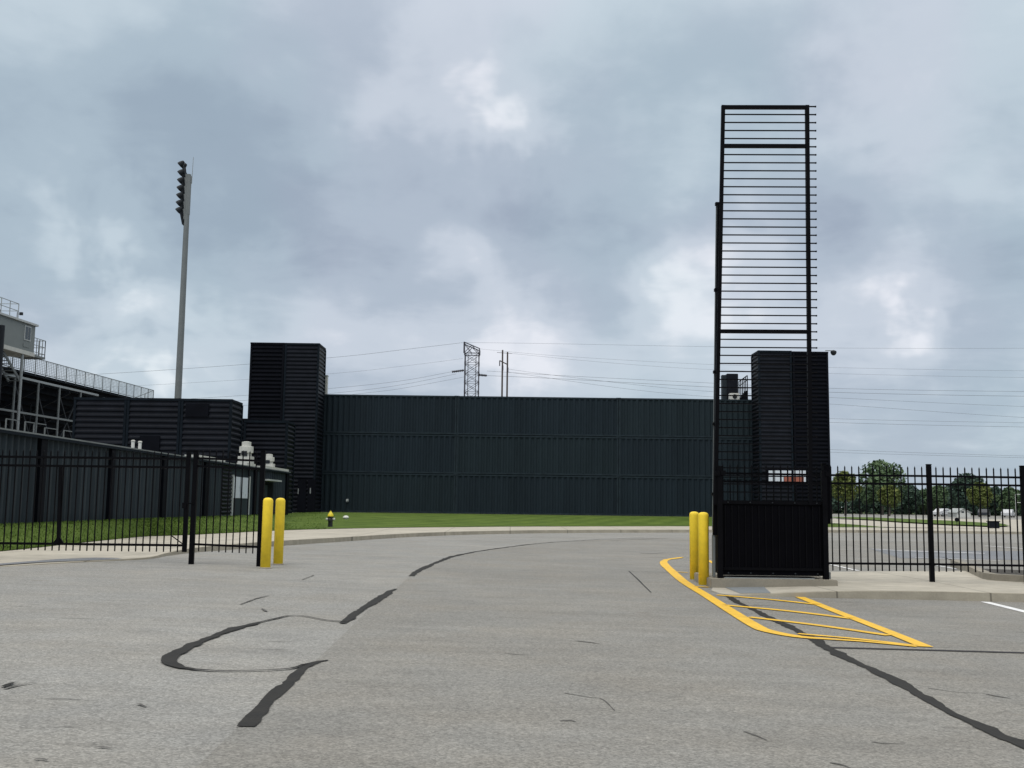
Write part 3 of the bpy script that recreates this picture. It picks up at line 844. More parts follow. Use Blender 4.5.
for k in range(6):
    q = pts[0].lerp(pts[1], k / 5)
    mb.bar((q.x, Yr, zr), (q.x, Yr, q.z), .06)
mb.bar(pts[0], pts[1], .07); mb.bar(pts[0] - Vector((0, 0, .35)), pts[1] - Vector((0, 0, .35)), .05)
mb.build('railing', M['ink2'], t)
mb = MB()
for k in range(6):
    x = pts[0].x + (pts[1].x - pts[0].x) * k / 6
    mb.box((x, Yr + .03, zr), (x + .11, Yr + .7, zr + .15 + .13 * k))
mb.build('steps', M['ink'], t)

# ------------------------------------------------------------------ low corrugated building along the left
dv = (lowwall(200) - lowwall(0)); dv.z = 0; dv.normalize()
nv = Vector((dv.y, -dv.x, 0))           # towards the road
def LW(px, off=0.0, z=BASEZ):
    q = lowwall(px) + nv * off; q.z = z
    return q
TOPZ = 3.6
bt = empty('storage_building', LW(150, -1, BASEZ), 'long low corrugated steel building behind the left picket fence', 'building')
def along(Y): return 512 + 1050 * ((-16.84 + .056 * Y) / Y)
posts_px = [-160, -60, 43, 113, 166, 208, 256.5, 289.5]
def wall_panel(p0, p1, z0, z1, off=0.0, m=None, name='wall_panel', ribs='v'):
    a, b = LW(p0), LW(p1)
    mb = MB(); ln = (b - a).length
    if ribs == 'v': corr(mb, a + nv * off + Vector((0, 0, z0 - BASEZ)), dv, (0, 0, 1), nv, ln, z1 - z0, .36, .085)
    else: corr(mb, a + nv * off + Vector((0, 0, z0 - BASEZ)), (0, 0, 1), dv, nv, z1 - z0, ln, .22, .05)
    return mb.build(name, m or M['sheet'], bt)
def wbox(name, p0, p1, z0, z1, o0, o1, m, par=None):
    a, b = LW(p0), LW(p1)
    vsl = []
    for z in (z0, z1):
        for q, o in ((a, o0), (b, o0), (b, o1), (a, o1)): vsl.append((q.x + nv.x * o, q.y + nv.y * o, z))
    return MB().add(vsl, [(0, 3, 2, 1), (4, 5, 6, 7), (0, 1, 5, 4), (1, 2, 6, 5), (2, 3, 7, 6), (3, 0, 4, 7)]).build(name, m, par or bt)
wbox('core', -170, 289.5, BASEZ - .2, TOPZ - .02, -2.1, -.1, M['sheet'])
wall_panel(-160, 224, BASEZ, TOPZ - .02)
wall_panel(224.5, 233.8, BASEZ, TOPZ - .12, .06, M['ink'], ribs='h')
wall_panel(252, 289, BASEZ, TOPZ - .02)
for p in posts_px[:-2]:
    q = lowwall(p) if p > 0 else lowwall(0) + (lowwall(0) - lowwall(60)) * 0 
    dlt = 2.0
    wbox('post', p - dlt * (1.6 if p < 60 else 1), p + dlt * (1.6 if p < 60 else 1), BASEZ - .1, TOPZ - .03, -.02, .10, M['ink2'])
wbox('post', 256, 258, BASEZ - .1, TOPZ - .03, -.02, .1, M['ink2'])
wbox('post', 287.5, 289.8, BASEZ - .1, TOPZ - .03, -.02, .1, M['ink2'])
rf = wbox('roof', -172, 290.2, TOPZ, TOPZ + .05, -2.25, .16, M['polegrey'])
wbox('fascia', -172, 290.2, TOPZ - .10, TOPZ - .003, .10, .163, M['frame'], rf)
for a_, b_ in ((197, 225), (247, 256), (266, 289)):
    wbox('flashing', a_, b_, TOPZ + .053, TOPZ + .21, -.5, .10, M['offwhite'], rf)
dr = wbox('door', 234.5, 251, BASEZ - .04, 2.98, -.09, .02, M['sheet'])
wbox('door_frame', 234, 234.9, BASEZ - .04, 3.02, .0, .09, M['rooftrim'], dr)
wbox('door_frame', 250.4, 251.3, BASEZ - .04, 3.02, .0, .09, M['rooftrim'], dr)
wbox('pane', 235.5, 242.0, 1.72, 2.93, .01, .05, M['pane'], dr)
wbox('pane', 243.0, 249.6, 1.72, 2.93, .01, .05, M['pane'], dr)
dr = wbox('door', 262.5, 275, BASEZ - .04, 2.75, -.09, .03, M['ink2'])
wbox('glazing', 266.5, 269, .9, 2.6, .0, .06, M['sheet'], dr)
wbox('canopy', 262, 275.5, 2.85, 2.95, .0, .5, M['rooftrim'])

def drop(z, Y): return z - max(0, (z - BASEZ) / 2.92) * (.11 + .0105 * (Y - 31))
def settle(o):                          # the ground climbs a little along the wall, so its top falls towards the far end
    for ch in o.children:
        settle(ch)
    if o.type == 'MESH':
        off = parent_world(o)
        for v in o.data.vertices: v.co.z = drop(v.co.z + off.z, v.co.y + off.y) - off.z
settle(bt)
def LR(px, inn):
    x0 = 16.84 + inn
    Y = x0 / (.056 - (px - 512) / 1050)
    return Vector((-x0 + .056 * Y, Y, drop(TOPZ + .05, Y)))
# roof fans and pipes
def fan(px, pytop, r, label):
    c = LR(px, .7)
    zt = ZatY(px, pytop, c.y); h = zt - c.z
    t = empty('roof_fan', c, label, 'roof fan', 'white fans on the low roof')
    MB().box((c.x - r, c.y - r, c.z), (c.x + r, c.y + r, c.z + h * .42)).build('curb', M['offwhite'], t, bevel=.02)
    MB().lathe([(r * .8, h * .42), (r * .8, h * .55), (r * 1.05, h * .56), (r * 1.05, h * .80), (r * .7, h * .82), (r * .7, h * .98), (r * .3, h)], c, 16).build('hood', M['offwhite'], t)
    MB().box((c.x - r * .45, c.y - r * 1.12, c.z + h * .44), (c.x + r * .35, c.y - r * .7, c.z + h * .62)).build('motor', M['lamp'], t)
    return t
fan(247.5, 441.5, .36, 'larger white roof fan, left of the two on the low roof')
fan(270.5, 454, .30, 'smaller white roof fan above the dark door')
for px, lab in ((134, 'white roof pipe, left one of the close pair on the low roof'), (141, 'white roof pipe, right one of the close pair on the low roof')):
    c = LR(px, .5)
    zt = ZatY(px, 440 if px == 134 else 441, c.y)
    t = empty('vent_pipe', c, lab, 'vent pipe', 'white pipes on the low roof')
    MB().tube(c - Vector((0, 0, .02)), (c.x, c.y, zt - .06), .065, n=12).build('pipe', M['white'], t, smooth=False)
    MB().lathe([(.075, 0), (.085, .05), (.05, .08)], (c.x, c.y, zt - .08), 12).build('cap', M['offwhite'], t)

# ------------------------------------------------------------------ grandstand and press box
GX0 = -40.0
def GS(Y, dx=0.0, z=0.0): return Vector((GX0 + .056 * Y + dx, Y, z))
def gY(px, x0=GX0, z=11.0):            # distance at which the stand's line passes a picture column
    lo, hi = 18.0, 400.0
    for _ in range(50):
        Y = (lo + hi) / 2
        d = Vector((x0 + .056 * Y, Y, z)) - EYE
        if 512 + FPX * d.dot(_r) / d.dot(_f) < px: lo = Y
        else: hi = Y
    return lo
Y0, Y1 = 55.0, gY(153)
gs = empty('grandstand', GS(78, -6, BASEZ - .03), 'dark steel grandstand seen from behind at the left edge', 'grandstand')
zt = 10.65
mb = MB(); prof = []
x, z = 0.0, zt
prof.append((0.0, z))
for k in range(19):
    prof.append((x - .8, z)); prof.append((x - .8, z - .42)); x -= .8; z -= .42
n = len(prof); vsl = []
for Y in (Y0, Y1):
    vsl += [tuple(GS(Y, a, b)) for a, b in prof]
m0 = len(vsl)
for Y in (Y0, Y1):
    vsl += [tuple(GS(Y, a - .02, b - .07)) for a, b in prof]
fs = [(i, i + 1, n + i + 1, n + i) for i in range(n - 1)] + [(m0 + i, m0 + i + 1, m0 + n + i + 1, m0 + n + i) for i in range(n - 1)]
mb.add(vsl, fs); mb.build('deck', M['deck'], gs)
mb = MB()
for k in range(19):                     # stringer lips under the treads catch the light
    mb.bar(GS(Y0, -.8 * k - .04, zt - .42 * k - .12), GS(Y1, -.8 * k - .04, zt - .42 * k - .12), .05, .12)
mb.build('riser_lip', M['frame'], gs)
for zz, m_, th in ((10.12, 'galv', .16), (7.6, 'polegrey', .14)):
    mb = MB(); mb.bar(GS(Y0, .05, zz), GS(gY(98) if zz > 9 else gY(85), .05, zz), .12, th); mb.build('beam', M[m_], gs)
for px in (-60, -30, 15.5, 39, 60, 81, 104, 128):
    Y = gY(px)
    MB().tube(GS(Y, .03, BASEZ - .05), GS(Y, .03, 10.05), .085, n=10).build('column', M['polegrey'], gs)
for px, dx in ((10, -3), (32, -3), (52, -3), (70, -3), (22, -6), (45, -6), (64, -6), (4, -3)):
    Y = gY(px)
    MB().tube(GS(Y, dx, BASEZ - .05), GS(Y, dx, zt + .52 * dx - .2), .075, n=8).build('column', M['lamp'], gs)
for (p0, z0), (p1, z1) in (((-2, 8.6), (15.5, 3.2)), ((15.5, 9.9), (39, 5)), ((-25, 4), (-2, 8.6)), ((39, 9.5), (60, 4.5))):
    mb = MB(); mb.bar(GS(gY(p0), -.1, z0), GS(gY(p1), -.1, z1), .12); mb.build('brace', M['lamp'], gs)
for (p0, z0), (p1, z1), dx in (((4, 9.8), (28, 4), -3), ((32, 9), (52, 4), -3), ((52, 8.5), (70, 3.5), -3), ((60, 9.8), (81, 5), -.1), ((81, 9.8), (60, 5.2), -.1), ((22, 6.5), (45, 2.5), -6)):
    mb = MB(); mb.bar(GS(gY(p0), dx, z0), GS(gY(p1), dx, z1), .10); mb.build('brace', M['lamp'], gs)
for k in range(7):                      # steel cross beams from the back columns down under the deck
    Y = gY(15.5) + k * 4.3
    mb = MB(); mb.bar(GS(Y, -.1, zt - .75), GS(Y, -14, zt - 8.0), .1, .28); mb.build('raker_beam', M['lamp'], gs)
for px, h in ((24, 1.9), (33, 1.9), (44, 1.7), (63, 1.7), (5, 1.9)):
    Y = gY(px, GX0 + 6, 5)
    mb = MB(); mb.bar(GS(Y, 6, BASEZ - .03), GS(Y, 6, BASEZ + 3.6 + h), .07); mb.bar(GS(Y, 6, BASEZ + 3.6 + h), GS(Y + 1.5, 6, BASEZ + 3.6 + h), .06); mb.build('stair_post', M['polegrey'], gs)
mb = MB()                               # guard rail along the top row
yy = gY(-40); rail_y = []
k = 0
while yy < Y1 - .2:
    rail_y.append(yy); yy += 1.62
rail_y.append(Y1)
for Y in rail_y: mb.bar(GS(Y, .02, zt - .1), GS(Y, .02, zt + 1.15), .06)
for zz in (1.15, .08): mb.bar(GS(rail_y[0], .02, zt + zz), GS(Y1, .02, zt + zz), .055)
mb.bar(GS(Y1, .02, zt + 1.15), GS(Y1, -2.5, zt + .1), .05); mb.bar(GS(Y1, -.8, zt - .3), GS(Y1, -.8, zt + .8), .06)
mb.build('guard_rail', M['polegrey'], gs)
def mesh_screen():                      # chain-link infill: real thin wires
    m_ = MB()
    for i in range(len(rail_y) - 1):
        for j in range(1, 6):
            Y = rail_y[i] + (rail_y[i + 1] - rail_y[i]) * j / 6
            m_.bar(GS(Y, .02, zt + .08), GS(Y, .02, zt + 1.15), .024)
    for j in range(1, 9):
        m_.bar(GS(rail_y[0], .02, zt + .08 + j * .12), GS(Y1, .02, zt + .08 + j * .12), .02)
    return m_
mesh_screen().build('rail_mesh', M['galv'], gs)
# press box
PX0 = -38.0
def PB(Y, dx=0.0, z=0.0): return Vector((PX0 + .056 * Y + dx, Y, z))
pe = gY(33.2, PX0); ps = gY(-140, PX0)
zb_, zt_ = ZatY(34, 353, pe), ZatY(36, 326.5, pe)
pbx = empty('press_box', PB(pe - 5, -2, zb_), 'grey press box with one window on top of the grandstand', 'press box')
def pbox(name, Ya, Yb, d0, d1, z0, z1, m, par=None):
    vsl = []
    for z in (z0, z1):
        for Y, dx in ((Ya, d0), (Yb, d0), (Yb, d1), (Ya, d1)): vsl.append(tuple(PB(Y, dx, z)))
    return MB().add(vsl, [(0, 3, 2, 1), (4, 5, 6, 7), (0, 1, 5, 4), (1, 2, 6, 5), (2, 3, 7, 6), (3, 0, 4, 7)]).build(name, m, par or pbx)
wl = pbox('wall', ps, pe, -4, 0, zb_ + .003, zt_, M['boxgrey'])
pbox('roof', ps - .2, pe + .16, -4.2, .15, zt_, zt_ + .14, M['rooftrim'])
pbox('floor_beam', ps, pe + .02, -4.0, .06, zb_ - .28, zb_, M['offwhite'])
wn = pbox('window', gY(22.4, PX0), gY(28.8, PX0), -.05, .04, zb_ + .72, zb_ + 1.75, M['rooftrim'])
pbox('pane', gY(23.2, PX0), gY(25.6, PX0), .0, .055, zb_ + .8, zb_ + 1.68, M['glass'], wn)
pbox('pane', gY(26.1, PX0), gY(28.2, PX0), .0, .055, zb_ + .8, zb_ + 1.68, M['glass'], wn)
pbox('louvre', gY(22, PX0), gY(28, PX0), -.03, .03, zb_ + .25, zb_ + .5, M['boxgrey'])
pbox('balcony', pe + .02, gY(44.8, PX0), -1.6, 0, zb_ - .25, zb_ - .1, M['polegrey'])
mb = MB(); be = gY(44.5, PX0)
for k in range(5):
    Y = pe + (be - pe) * k / 4
    mb.bar(PB(Y, -.03, zb_ - .1), PB(Y, -.03, zb_ + 1.1), .045)
for dx in (-.03, -.5, -1, -1.55): mb.bar(PB(be, dx, zb_ - .1), PB(be, dx, zb_ + 1.1), .045)
for zz in (1.1, .6, .1): mb.bar(PB(pe, -.03, zb_ + zz), PB(be, -.03, zb_ + zz), .04); mb.bar(PB(be, -.03, zb_ + zz), PB(be, -1.55, zb_ + zz), .04)
mb.build('balcony_rail', M['galv'], pbx)
mb = MB(); re_ = gY(16.8, PX0)
for k in range(9):
    Y = re_ - k * 1.1
    mb.bar(PB(Y, -.1, zt_ + .1), PB(Y, -.1, zt_ + 1.2), .045)
for zz in (1.2, .7): mb.bar(PB(re_, -.1, zt_ + zz), PB(re_ - 9, -.1, zt_ + zz), .04); mb.bar(PB(re_, -.1, zt_ + zz), PB(re_, -3, zt_ + zz), .04)
mb.bar(PB(re_, -3, zt_ + .1), PB(re_, -3, zt_ + 1.2), .045)
mb.build('roof_rail', M['galv'], pbx)
mb = MB()
Y = gY(18.6, PX0); mb.bar(PB(Y, -.3, zt_ + .1), PB(Y, -.3, zt_ + .7), .03)
mb.bar(PB(Y, -.3, zt_ + .55), PB(Y + .5, -.3, zt_ + .6), .03); mb.box(tuple(PB(Y + .45, -.4, zt_ + .55)), tuple(PB(Y + .6, -.2, zt_ + .75)))
mb.bar(PB(Y - .3, -2, zt_ + .1), PB(Y - .3, -2, zt_ + 2.3), .02)
mb.build('antenna', M['lamp'], pbx)
MB().box(tuple(PB(gY(3, PX0), -1.2, zt_ + .12)), tuple(PB(gY(7, PX0), -.6, zt_ + .55))).build('roof_unit', M['lamp'], pbx)
MB().tube(PB(gY(23.5, PX0), -.1, BASEZ - .05), PB(gY(23.5, PX0), -.1, zb_ - .25), .10, n=10).build('column', M['galv'], pbx)
MB().tube(PB(gY(-4.5, PX0), .3, BASEZ - .05), PB(gY(-4.5, PX0), .3, zt_ - .75), .2, n=10).build('column', M['lamp'], pbx)
mb = MB()
for k in range(9): mb.bar(PB(gY(9, PX0) + k * .28, -1.2, zb_ - .5 - k * .2), PB(gY(9, PX0) + k * .28, -.4, zb_ - .5 - k * .2), .2, .05)
mb.bar(PB(gY(9, PX0), -.4, zb_ - .4), PB(gY(9, PX0) + 2.4, -.4, zb_ - 2.1), .06, .2); mb.bar(PB(gY(9, PX0), -1.2, zb_ - .4), PB(gY(9, PX0) + 2.4, -1.2, zb_ - 2.1), .06, .2)
mb.build('stair', M['polegrey'], pbx)

# ------------------------------------------------------------------ floodlight mast
Yp = 86.0
base = Vector((XatY(177.5, Yp, 9), Yp, BASEZ - .03))
ztop = ZatY(186, 174.5, Yp)
t = empty('floodlight_mast', base, 'tall grey floodlight mast with lamps down its left side', 'floodlight mast')
MB().lathe([(.55, 0), (.55, .08), (.30, .1), (.29, 6), (.20, ztop - base.z - .3), (.20, ztop - base.z)], base, 20).build('pole', M['polegrey'], t, smooth=False)
hd = MB()
z0, z1 = ZatY(183, 219, Yp), ztop
hd.add([(base.x - .40, Yp - .18, z0 + 1.2), (base.x - .2, Yp - .18, z0 - .1), (base.x + .2, Yp - .18, z0 + .4), (base.x + .2, Yp - .18, z1 - .1), (base.x - .35, Yp - .18, z1),
        (base.x - .40, Yp + .18, z0 + 1.2), (base.x - .2, Yp + .18, z0 - .1), (base.x + .2, Yp + .18, z0 + .4), (base.x + .2, Yp + .18, z1 - .1), (base.x - .35, Yp + .18, z1)],
       [(0, 1, 2, 3, 4), (9, 8, 7, 6, 5), (0, 5, 6, 1), (1, 6, 7, 2), (2, 7, 8, 3), (3, 8, 9, 4), (4, 9, 5, 0)])
hd.build('head_frame', M['polegrey'], t)
lamp_px = [(182.4, 164.8), (182.2, 173.3), (181.9, 181.2), (181.4, 188.8), (181, 196.2), (180.6, 203.6), (180.2, 210.7)]
proto = None
for i, (px, py) in enumerate(lamp_px):
    for k, dy in enumerate((-.3, .35)):
        c = D(px, py, Yp) + Vector((0, dy, 0))
        mb = MB()
        ax = Vector((-.75, 0, -.66)).normalized()
        prev = None
        vsl, fs = [], []
        for (r, s) in ((.10, -.30), (.19, -.12), (.24, .05), (.25, .20), (.19, .22)):
            a_ = ax.cross(Vector((0, 1, 0))).normalized(); b_ = Vector((0, 1, 0))
            for q in range(12):
                th = 2 * math.pi * q / 12
                vsl.append(tuple(c + ax * s + a_ * r * math.cos(th) + b_ * r * math.sin(th)))
        for s in range(4):
            for q in range(12): fs.append((s * 12 + q, s * 12 + (q + 1) % 12, (s + 1) * 12 + (q + 1) % 12, (s + 1) * 12 + q))
        fs += [tuple(range(12)), tuple(range(59, 47, -1))]
        mb.add(vsl, fs)
        e = Vector((base.x - .25, Yp + dy * .3, c.z - 1.2))
        if e.z > ztop: e.z = ztop - .3
        mb.bar(c - ax * .1, e, .14, .16)
        mb.build('floodlight', M['lamp'], t)
MB().tube((base.x + .28, Yp, ztop - .8), (base.x + .32, Yp, ZatY(190, 157, Yp)), .03, .02, n=6).build('lightning_rod', M['galv'], t)

# ------------------------------------------------------------------ pylon, poles and wires
Yt = 250.0
cx = XatY(471, Yt, 25)
t = empty('lattice_pylon', (cx, Yt + 2, 0), 'steel lattice transmission tower rising behind the long wall', 'pylon')
zz = lambda py, px=471: ZatY(px, py, Yt)
mb = MB()
wb, wt_ = 1.75, 1.62
hx = [(-1.75, 0), (1.75, 0), (1.75, 4), (-1.75, 4)]
ztop = zz(353)
legs = [Vector((cx + a, Yt + b, 0)) for a, b in hx]
for a, b in hx: mb.bar((cx + a, Yt + b, 0), (cx + a * .95, Yt + b, ztop), .17)
for a in (-.95, .95): mb.bar((cx + a, Yt + 2, 0), (cx + a, Yt + 2, ztop), .16)
nl = 16
for k in range(nl):
    z0_, z1_ = ztop * k / nl, ztop * (k + 1) / nl
    for i in range(4):
        (a0, b0), (a1, b1) = hx[i], hx[(i + 1) % 4]
        mb.bar((cx + a0, Yt + b0, z0_), (cx + a1, Yt + b1, z1_), .09); mb.bar((cx + a1, Yt + b1, z0_), (cx + a0, Yt + b0, z1_), .09)
        mb.bar((cx + a0, Yt + b0, z1_), (cx + a1, Yt + b1, z1_), .09)
mb.build('tower_body', M['lattice'], t)
mb = MB()
tl_, tr_ = D(464, 342, Yt), D(479.5, 348.5, Yt)
for yo in (0, 4):
    o_ = Vector((0, yo, 0))
    mb.bar(tl_ + o_, tr_ + o_, .22); mb.bar(tl_ + o_, (tl_.x, Yt + yo, ztop), .22); mb.bar(tr_ + o_, (tr_.x, Yt + yo, ztop), .22)
    mid = tl_.lerp(tr_, .5) + o_
    mb.bar(mid, (tl_.x, Yt + yo, ztop), .15); mb.bar(mid, (tr_.x, Yt + yo, ztop), .15); mb.bar((tl_.x, Yt + yo, ztop), (tr_.x, Yt + yo, ztop), .2)
    mb.bar(tl_ + o_, (cx, Yt + yo, ztop), .12)
mb.bar(tl_, tl_ + Vector((0, 4, 0)), .15); mb.bar(tr_, tr_ + Vector((0, 4, 0)), .15)
mb.build('tower_head', M['lattice'], t)
for (p0, q0), (p1, q1) in (((452, 371.8), (464, 370.3)), ((478, 374.8), (487, 375.6))):
    mb = MB(); a, b = D(p0, q0, Yt + 2), D(p1, q1, Yt + 2)
    mb.tube(a, b, .22, n=6)
    for s in range(6):
        c = a.lerp(b, s / 6); mb.tube(c, c + (b - a).normalized() * .12, .33, n=8)
    mb.build('insulator', M['lattice'], t)
hp = empty('timber_pole_frame', (XatY(504, 230, 20), 230, 0), 'pair of timber power poles joined by a crossarm, right of the pylon', 'power poles')
pp = []
for px, py in ((502, 350), (507, 352)):
    x = XatY(px, 230, 25)
    zt2 = ZatY(px, py, 230)
    MB().tube((x, 230, 0), (x, 230, zt2), .26, .17, n=8).build('pole', M['wood'], hp)
    pp.append((x, zt2))
mb = MB(); mb.bar(D(499.5, 360.5, 229.8), D(507.5, 364.5, 229.8), .18, .22); mb.bar(D(497, 352.5, 229.8), D(512, 353.5, 229.8), .08); mb.build('crossarm', M['wood'], hp)
for px, py in ((499.7, 361), (503, 365.5), (508, 367.5)):
    c = D(px, py, 229.7)
    mb = MB(); mb.tube(c, c - Vector((0, 0, 1.1)), .13, n=6); mb.build('insulator', M['lattice'], hp)

GW = 'power lines across the sky'
def wire(pts, Y, label, r=.03, sag=0.0):
    mb = MB(); P = smooth_px(pts, 10)
    P = [D(a, b, Y) for a, b in P]
    for a, b in zip(P, P[1:]): mb.tube(a, b, r, n=4, caps=False)
    o = top_mesh(mb, 'power_line', M['wire'], P[0])
    tag(o, label, 'power line', GW)
wl_ = [
    ([(463, 342.6), (400, 350), (326, 358), (150, 371), (-60, 383)], 'uppermost wire running left from the head of the lattice pylon', .045),
    ([(463, 358.5), (400, 366.5), (326, 374), (150, 385), (-60, 394)], 'second wire down, running left from the lattice pylon', .028),
    ([(453, 371.5), (400, 381), (330, 388.5), (250, 395), (100, 404)], 'third wire down, running left from the pylon insulator', .04),
    ([(456, 374), (400, 385), (345, 392), (250, 400), (100, 409)], 'fourth wire down, running left from the lattice pylon', .04),
    ([(464, 377), (410, 387), (370, 392.5), (250, 405), (100, 414)], 'lowest wire running left from the lattice pylon', .035),
    ([(464, 342.4), (560, 343.8), (700, 346.5), (830, 348), (1024, 348.2), (1300, 346)], 'highest wire running right from the pylon head across the sky', .032),
    ([(479, 348.8), (560, 356), (700, 364), (830, 367.5), (1024, 370.8), (1300, 372)], 'second highest wire right of the lattice pylon', .028),
    ([(512, 353.5), (600, 362), (700, 369), (830, 373.5), (1024, 377.5), (1300, 380)], 'third wire down, running right from the timber poles', .028),
    ([(487, 371), (560, 375.5), (690, 382), (830, 388.3), (1024, 391.5), (1300, 393)], 'upper wire of the close pair level with the wall top', .042),
    ([(487, 375.6), (560, 378.8), (690, 386), (830, 392.2), (1024, 396.2), (1300, 398)], 'lower wire of the close pair level with the wall top', .05),
    ([(508, 369), (560, 376), (690, 390), (830, 397.5), (1024, 406.5), (1300, 415)], 'single wire between the two close pairs right of the tower', .036),
    ([(508, 372), (620, 388), (700, 396), (830, 404), (1024, 417.5), (1300, 432)], 'steepest wire, falling rightward beside the right tower', .036),
    ([(700, 411), (830, 418.5), (1024, 422.8), (1300, 427)], 'upper wire of the pair midway down the right sky', .036),
    ([(700, 415), (830, 422.3), (1024, 427), (1300, 431)], 'lower wire of the pair midway down the right sky', .042),
    ([(700, 443), (830, 449.5), (1024, 456), (1300, 463)], 'upper wire of the lowest pair above the right fence', .036),
    ([(700, 446), (830, 452.2), (1024, 457.8), (1300, 465.5)], 'lower wire of the lowest pair above the right fence', .036),
]
for i, (pts, lab, r) in enumerate(wl_): wire(pts, 252 + .35 * i, lab, r * .72)

# ------------------------------------------------------------------ picket fences
def picket_panel(mb, p0, p1, spacing, zlo, zhi, th=.022, skip=()):
    """p0, p1: base points; zlo, zhi heights above the base at each end"""
    p0, p1 = Vector(p0), Vector(p1)
    k = int(round((p1 - p0).length / spacing))
    for i in range(1, k):
        q = p0.lerp(p1, i / k)
        a, b = q.z + zlo, q.z + zhi
        mb.box((q.x - th / 2, q.y - th / 2, a), (q.x + th / 2, q.y + th / 2, b))
        e = th * .62
        mb.add([(q.x - e, q.y - e, b), (q.x + e, q.y - e, b), (q.x + e, q.y + e, b), (q.x - e, q.y + e, b), (q.x, q.y, b + .055)],
               [(0, 1, 4), (1, 2, 4), (2, 3, 4), (3, 0, 4), (3, 2, 1, 0)])
def rail(par, p0, p1, h, w=.04, hh_=.045):
    a, b = Vector(p0) + Vector((0, 0, h)), Vector(p1) + Vector((0, 0, h))
    MB().bar(a, b, w, hh_).build('rail', M['black'], par)
def fpost(par, q, h, w=.10, sink=.05):
    t_ = MB().box((q.x - w / 2, q.y - w / 2, q.z - sink), (q.x + w / 2, q.y + w / 2, q.z + h)).build('post', M['black'], par, bevel=.006)
    MB().box((q.x - w / 2 - .008, q.y - w / 2 - .008, q.z + h), (q.x + w / 2 + .008, q.y + w / 2 + .008, q.z + h + .03)).build('cap', M['black'], t_, bevel=.01)
    return t_
# right fence
Yf = 22.5
def fbase(px, py): return D(px, py, Yf)
fr_ = empty('picket_fence', fbase(932, 580), 'long black picket fence between the raised gate and the right picture edge', 'fence')
ends = [(716.5, 577.5), (826, 579.5), (932.2, 580.5), (1027, 582), (1124, 583.5), (1222, 585)]
B = [fbase(*e) for e in ends]
SW = .15
for i, q in enumerate(B):
    if i == 0: continue
    fpost(fr_, q, ZatY(930, 465.5, Yf) - B[2].z, .092)
zr1, zr2, zr3 = (ZatY(879, y, Yf) - (B[1].z + B[2].z) / 2 for y in (475.6, 483.7, 563.7))
zlo, zhi = (ZatY(879, y, Yf) - (B[1].z + B[2].z) / 2 for y in (571, 468.2))
for i in range(len(B) - 1):
    a, b = B[i], B[i + 1]
    for h in (zr1, zr2, zr3): rail(fr_, a, b, h)
    mb = MB(); picket_panel(mb, a, b, .1507, zlo, zhi); mb.build('picket_panel', M['black'], fr_)

# left fence: fixed bay beside the bollards, and the closed swing gate
Yl = 23.0
lf = empty('fence_bay', D(194, 562, Yl), 'short black picket fence bay between two thick posts by the left bollards', 'fence')
a, b = D(191.3, 562, Yl), D(259, 565, Yl)
hpst = ZatY(195, 451.5, Yl) - a.z
fpost(lf, a, hpst, .10); fpost(lf, b, ZatY(262, 451.5, Yl) - b.z, .10)
h1, h2, h3 = (ZatY(228, y, Yl) - (a.z + b.z) / 2 for y in (459.5, 467.5, 545.6))
for h in (h1, h2, h3): rail(lf, a, b, h)
mb = MB(); picket_panel(mb, a, b, .151, ZatY(228, 552.5, Yl) - (a.z + b.z) / 2, ZatY(228, 452, Yl) - (a.z + b.z) / 2); mb.build('picket_panel', M['black'], lf)
Yg = 22.98
lg = empty('swing_gate', D(187, 551, Yg), 'closed black picket swing gate reaching to the left picture edge', 'gate')
ga = D(184.3, 552, Yg); gb = D(-150, 548, Yg)
e_ = D(187, 451.5, Yg).z - ga.z
mb = MB(); mb.box((ga.x - .045, ga.y - .04, ga.z), (ga.x + .045, ga.y + .04, ga.z + e_)); mb.build('stile', M['black'], lg, bevel=.005)
g1, g2, g3 = (ZatY(95, y, Yg) - (ga.z + (gb.z - ga.z) * (92 / 337)) for y in (457.8, 466.4, 544.3))
for h in (g1, g2, g3): rail(lg, ga, gb, h, .045, .05)
mb = MB(); picket_panel(mb, ga, gb, .152, ZatY(95, 551, Yg) - (ga.z + (gb.z - ga.z) * .273), ZatY(95, 452.5, Yg) - (ga.z + (gb.z - ga.z) * .273)); mb.build('picket_panel', M['black'], lg)
s0 = D(58.5, 543, Yg); s1 = D(61, 466.5, Yg)
MB().bar(s0, s1, .07).build('middle_stile', M['black'], lg)
MB().add([(s0.x - .13, s0.y - .02, s0.z - .02), (s0.x + .13, s0.y - .02, s0.z - .02), (s0.x + .03, s0.y - .02, s0.z + .12), (s0.x - .03, s0.y - .02, s0.z + .12),
          (s0.x - .13, s0.y + .02, s0.z - .02), (s0.x + .13, s0.y + .02, s0.z - .02), (s0.x + .03, s0.y + .02, s0.z + .12), (s0.x - .03, s0.y + .02, s0.z + .12)],
         [(0, 1, 2, 3), (7, 6, 5, 4), (0, 4, 5, 1), (1, 5, 6, 2), (2, 6, 7, 3), (3, 7, 4, 0)]).build('gusset', M['black'], lg)
c = D(187, 505, Yg)
mb = MB(); mb.box((c.x - .09, c.y - .05, c.z + .02), (c.x + .15, c.y + .05, c.z + .05)); mb.box((c.x - .09, c.y - .055, c.z - .07), (c.x + .0, c.y - .042, c.z + .03)); mb.build('latch', M['black'], lg)
s = D(184, 544, Yg)
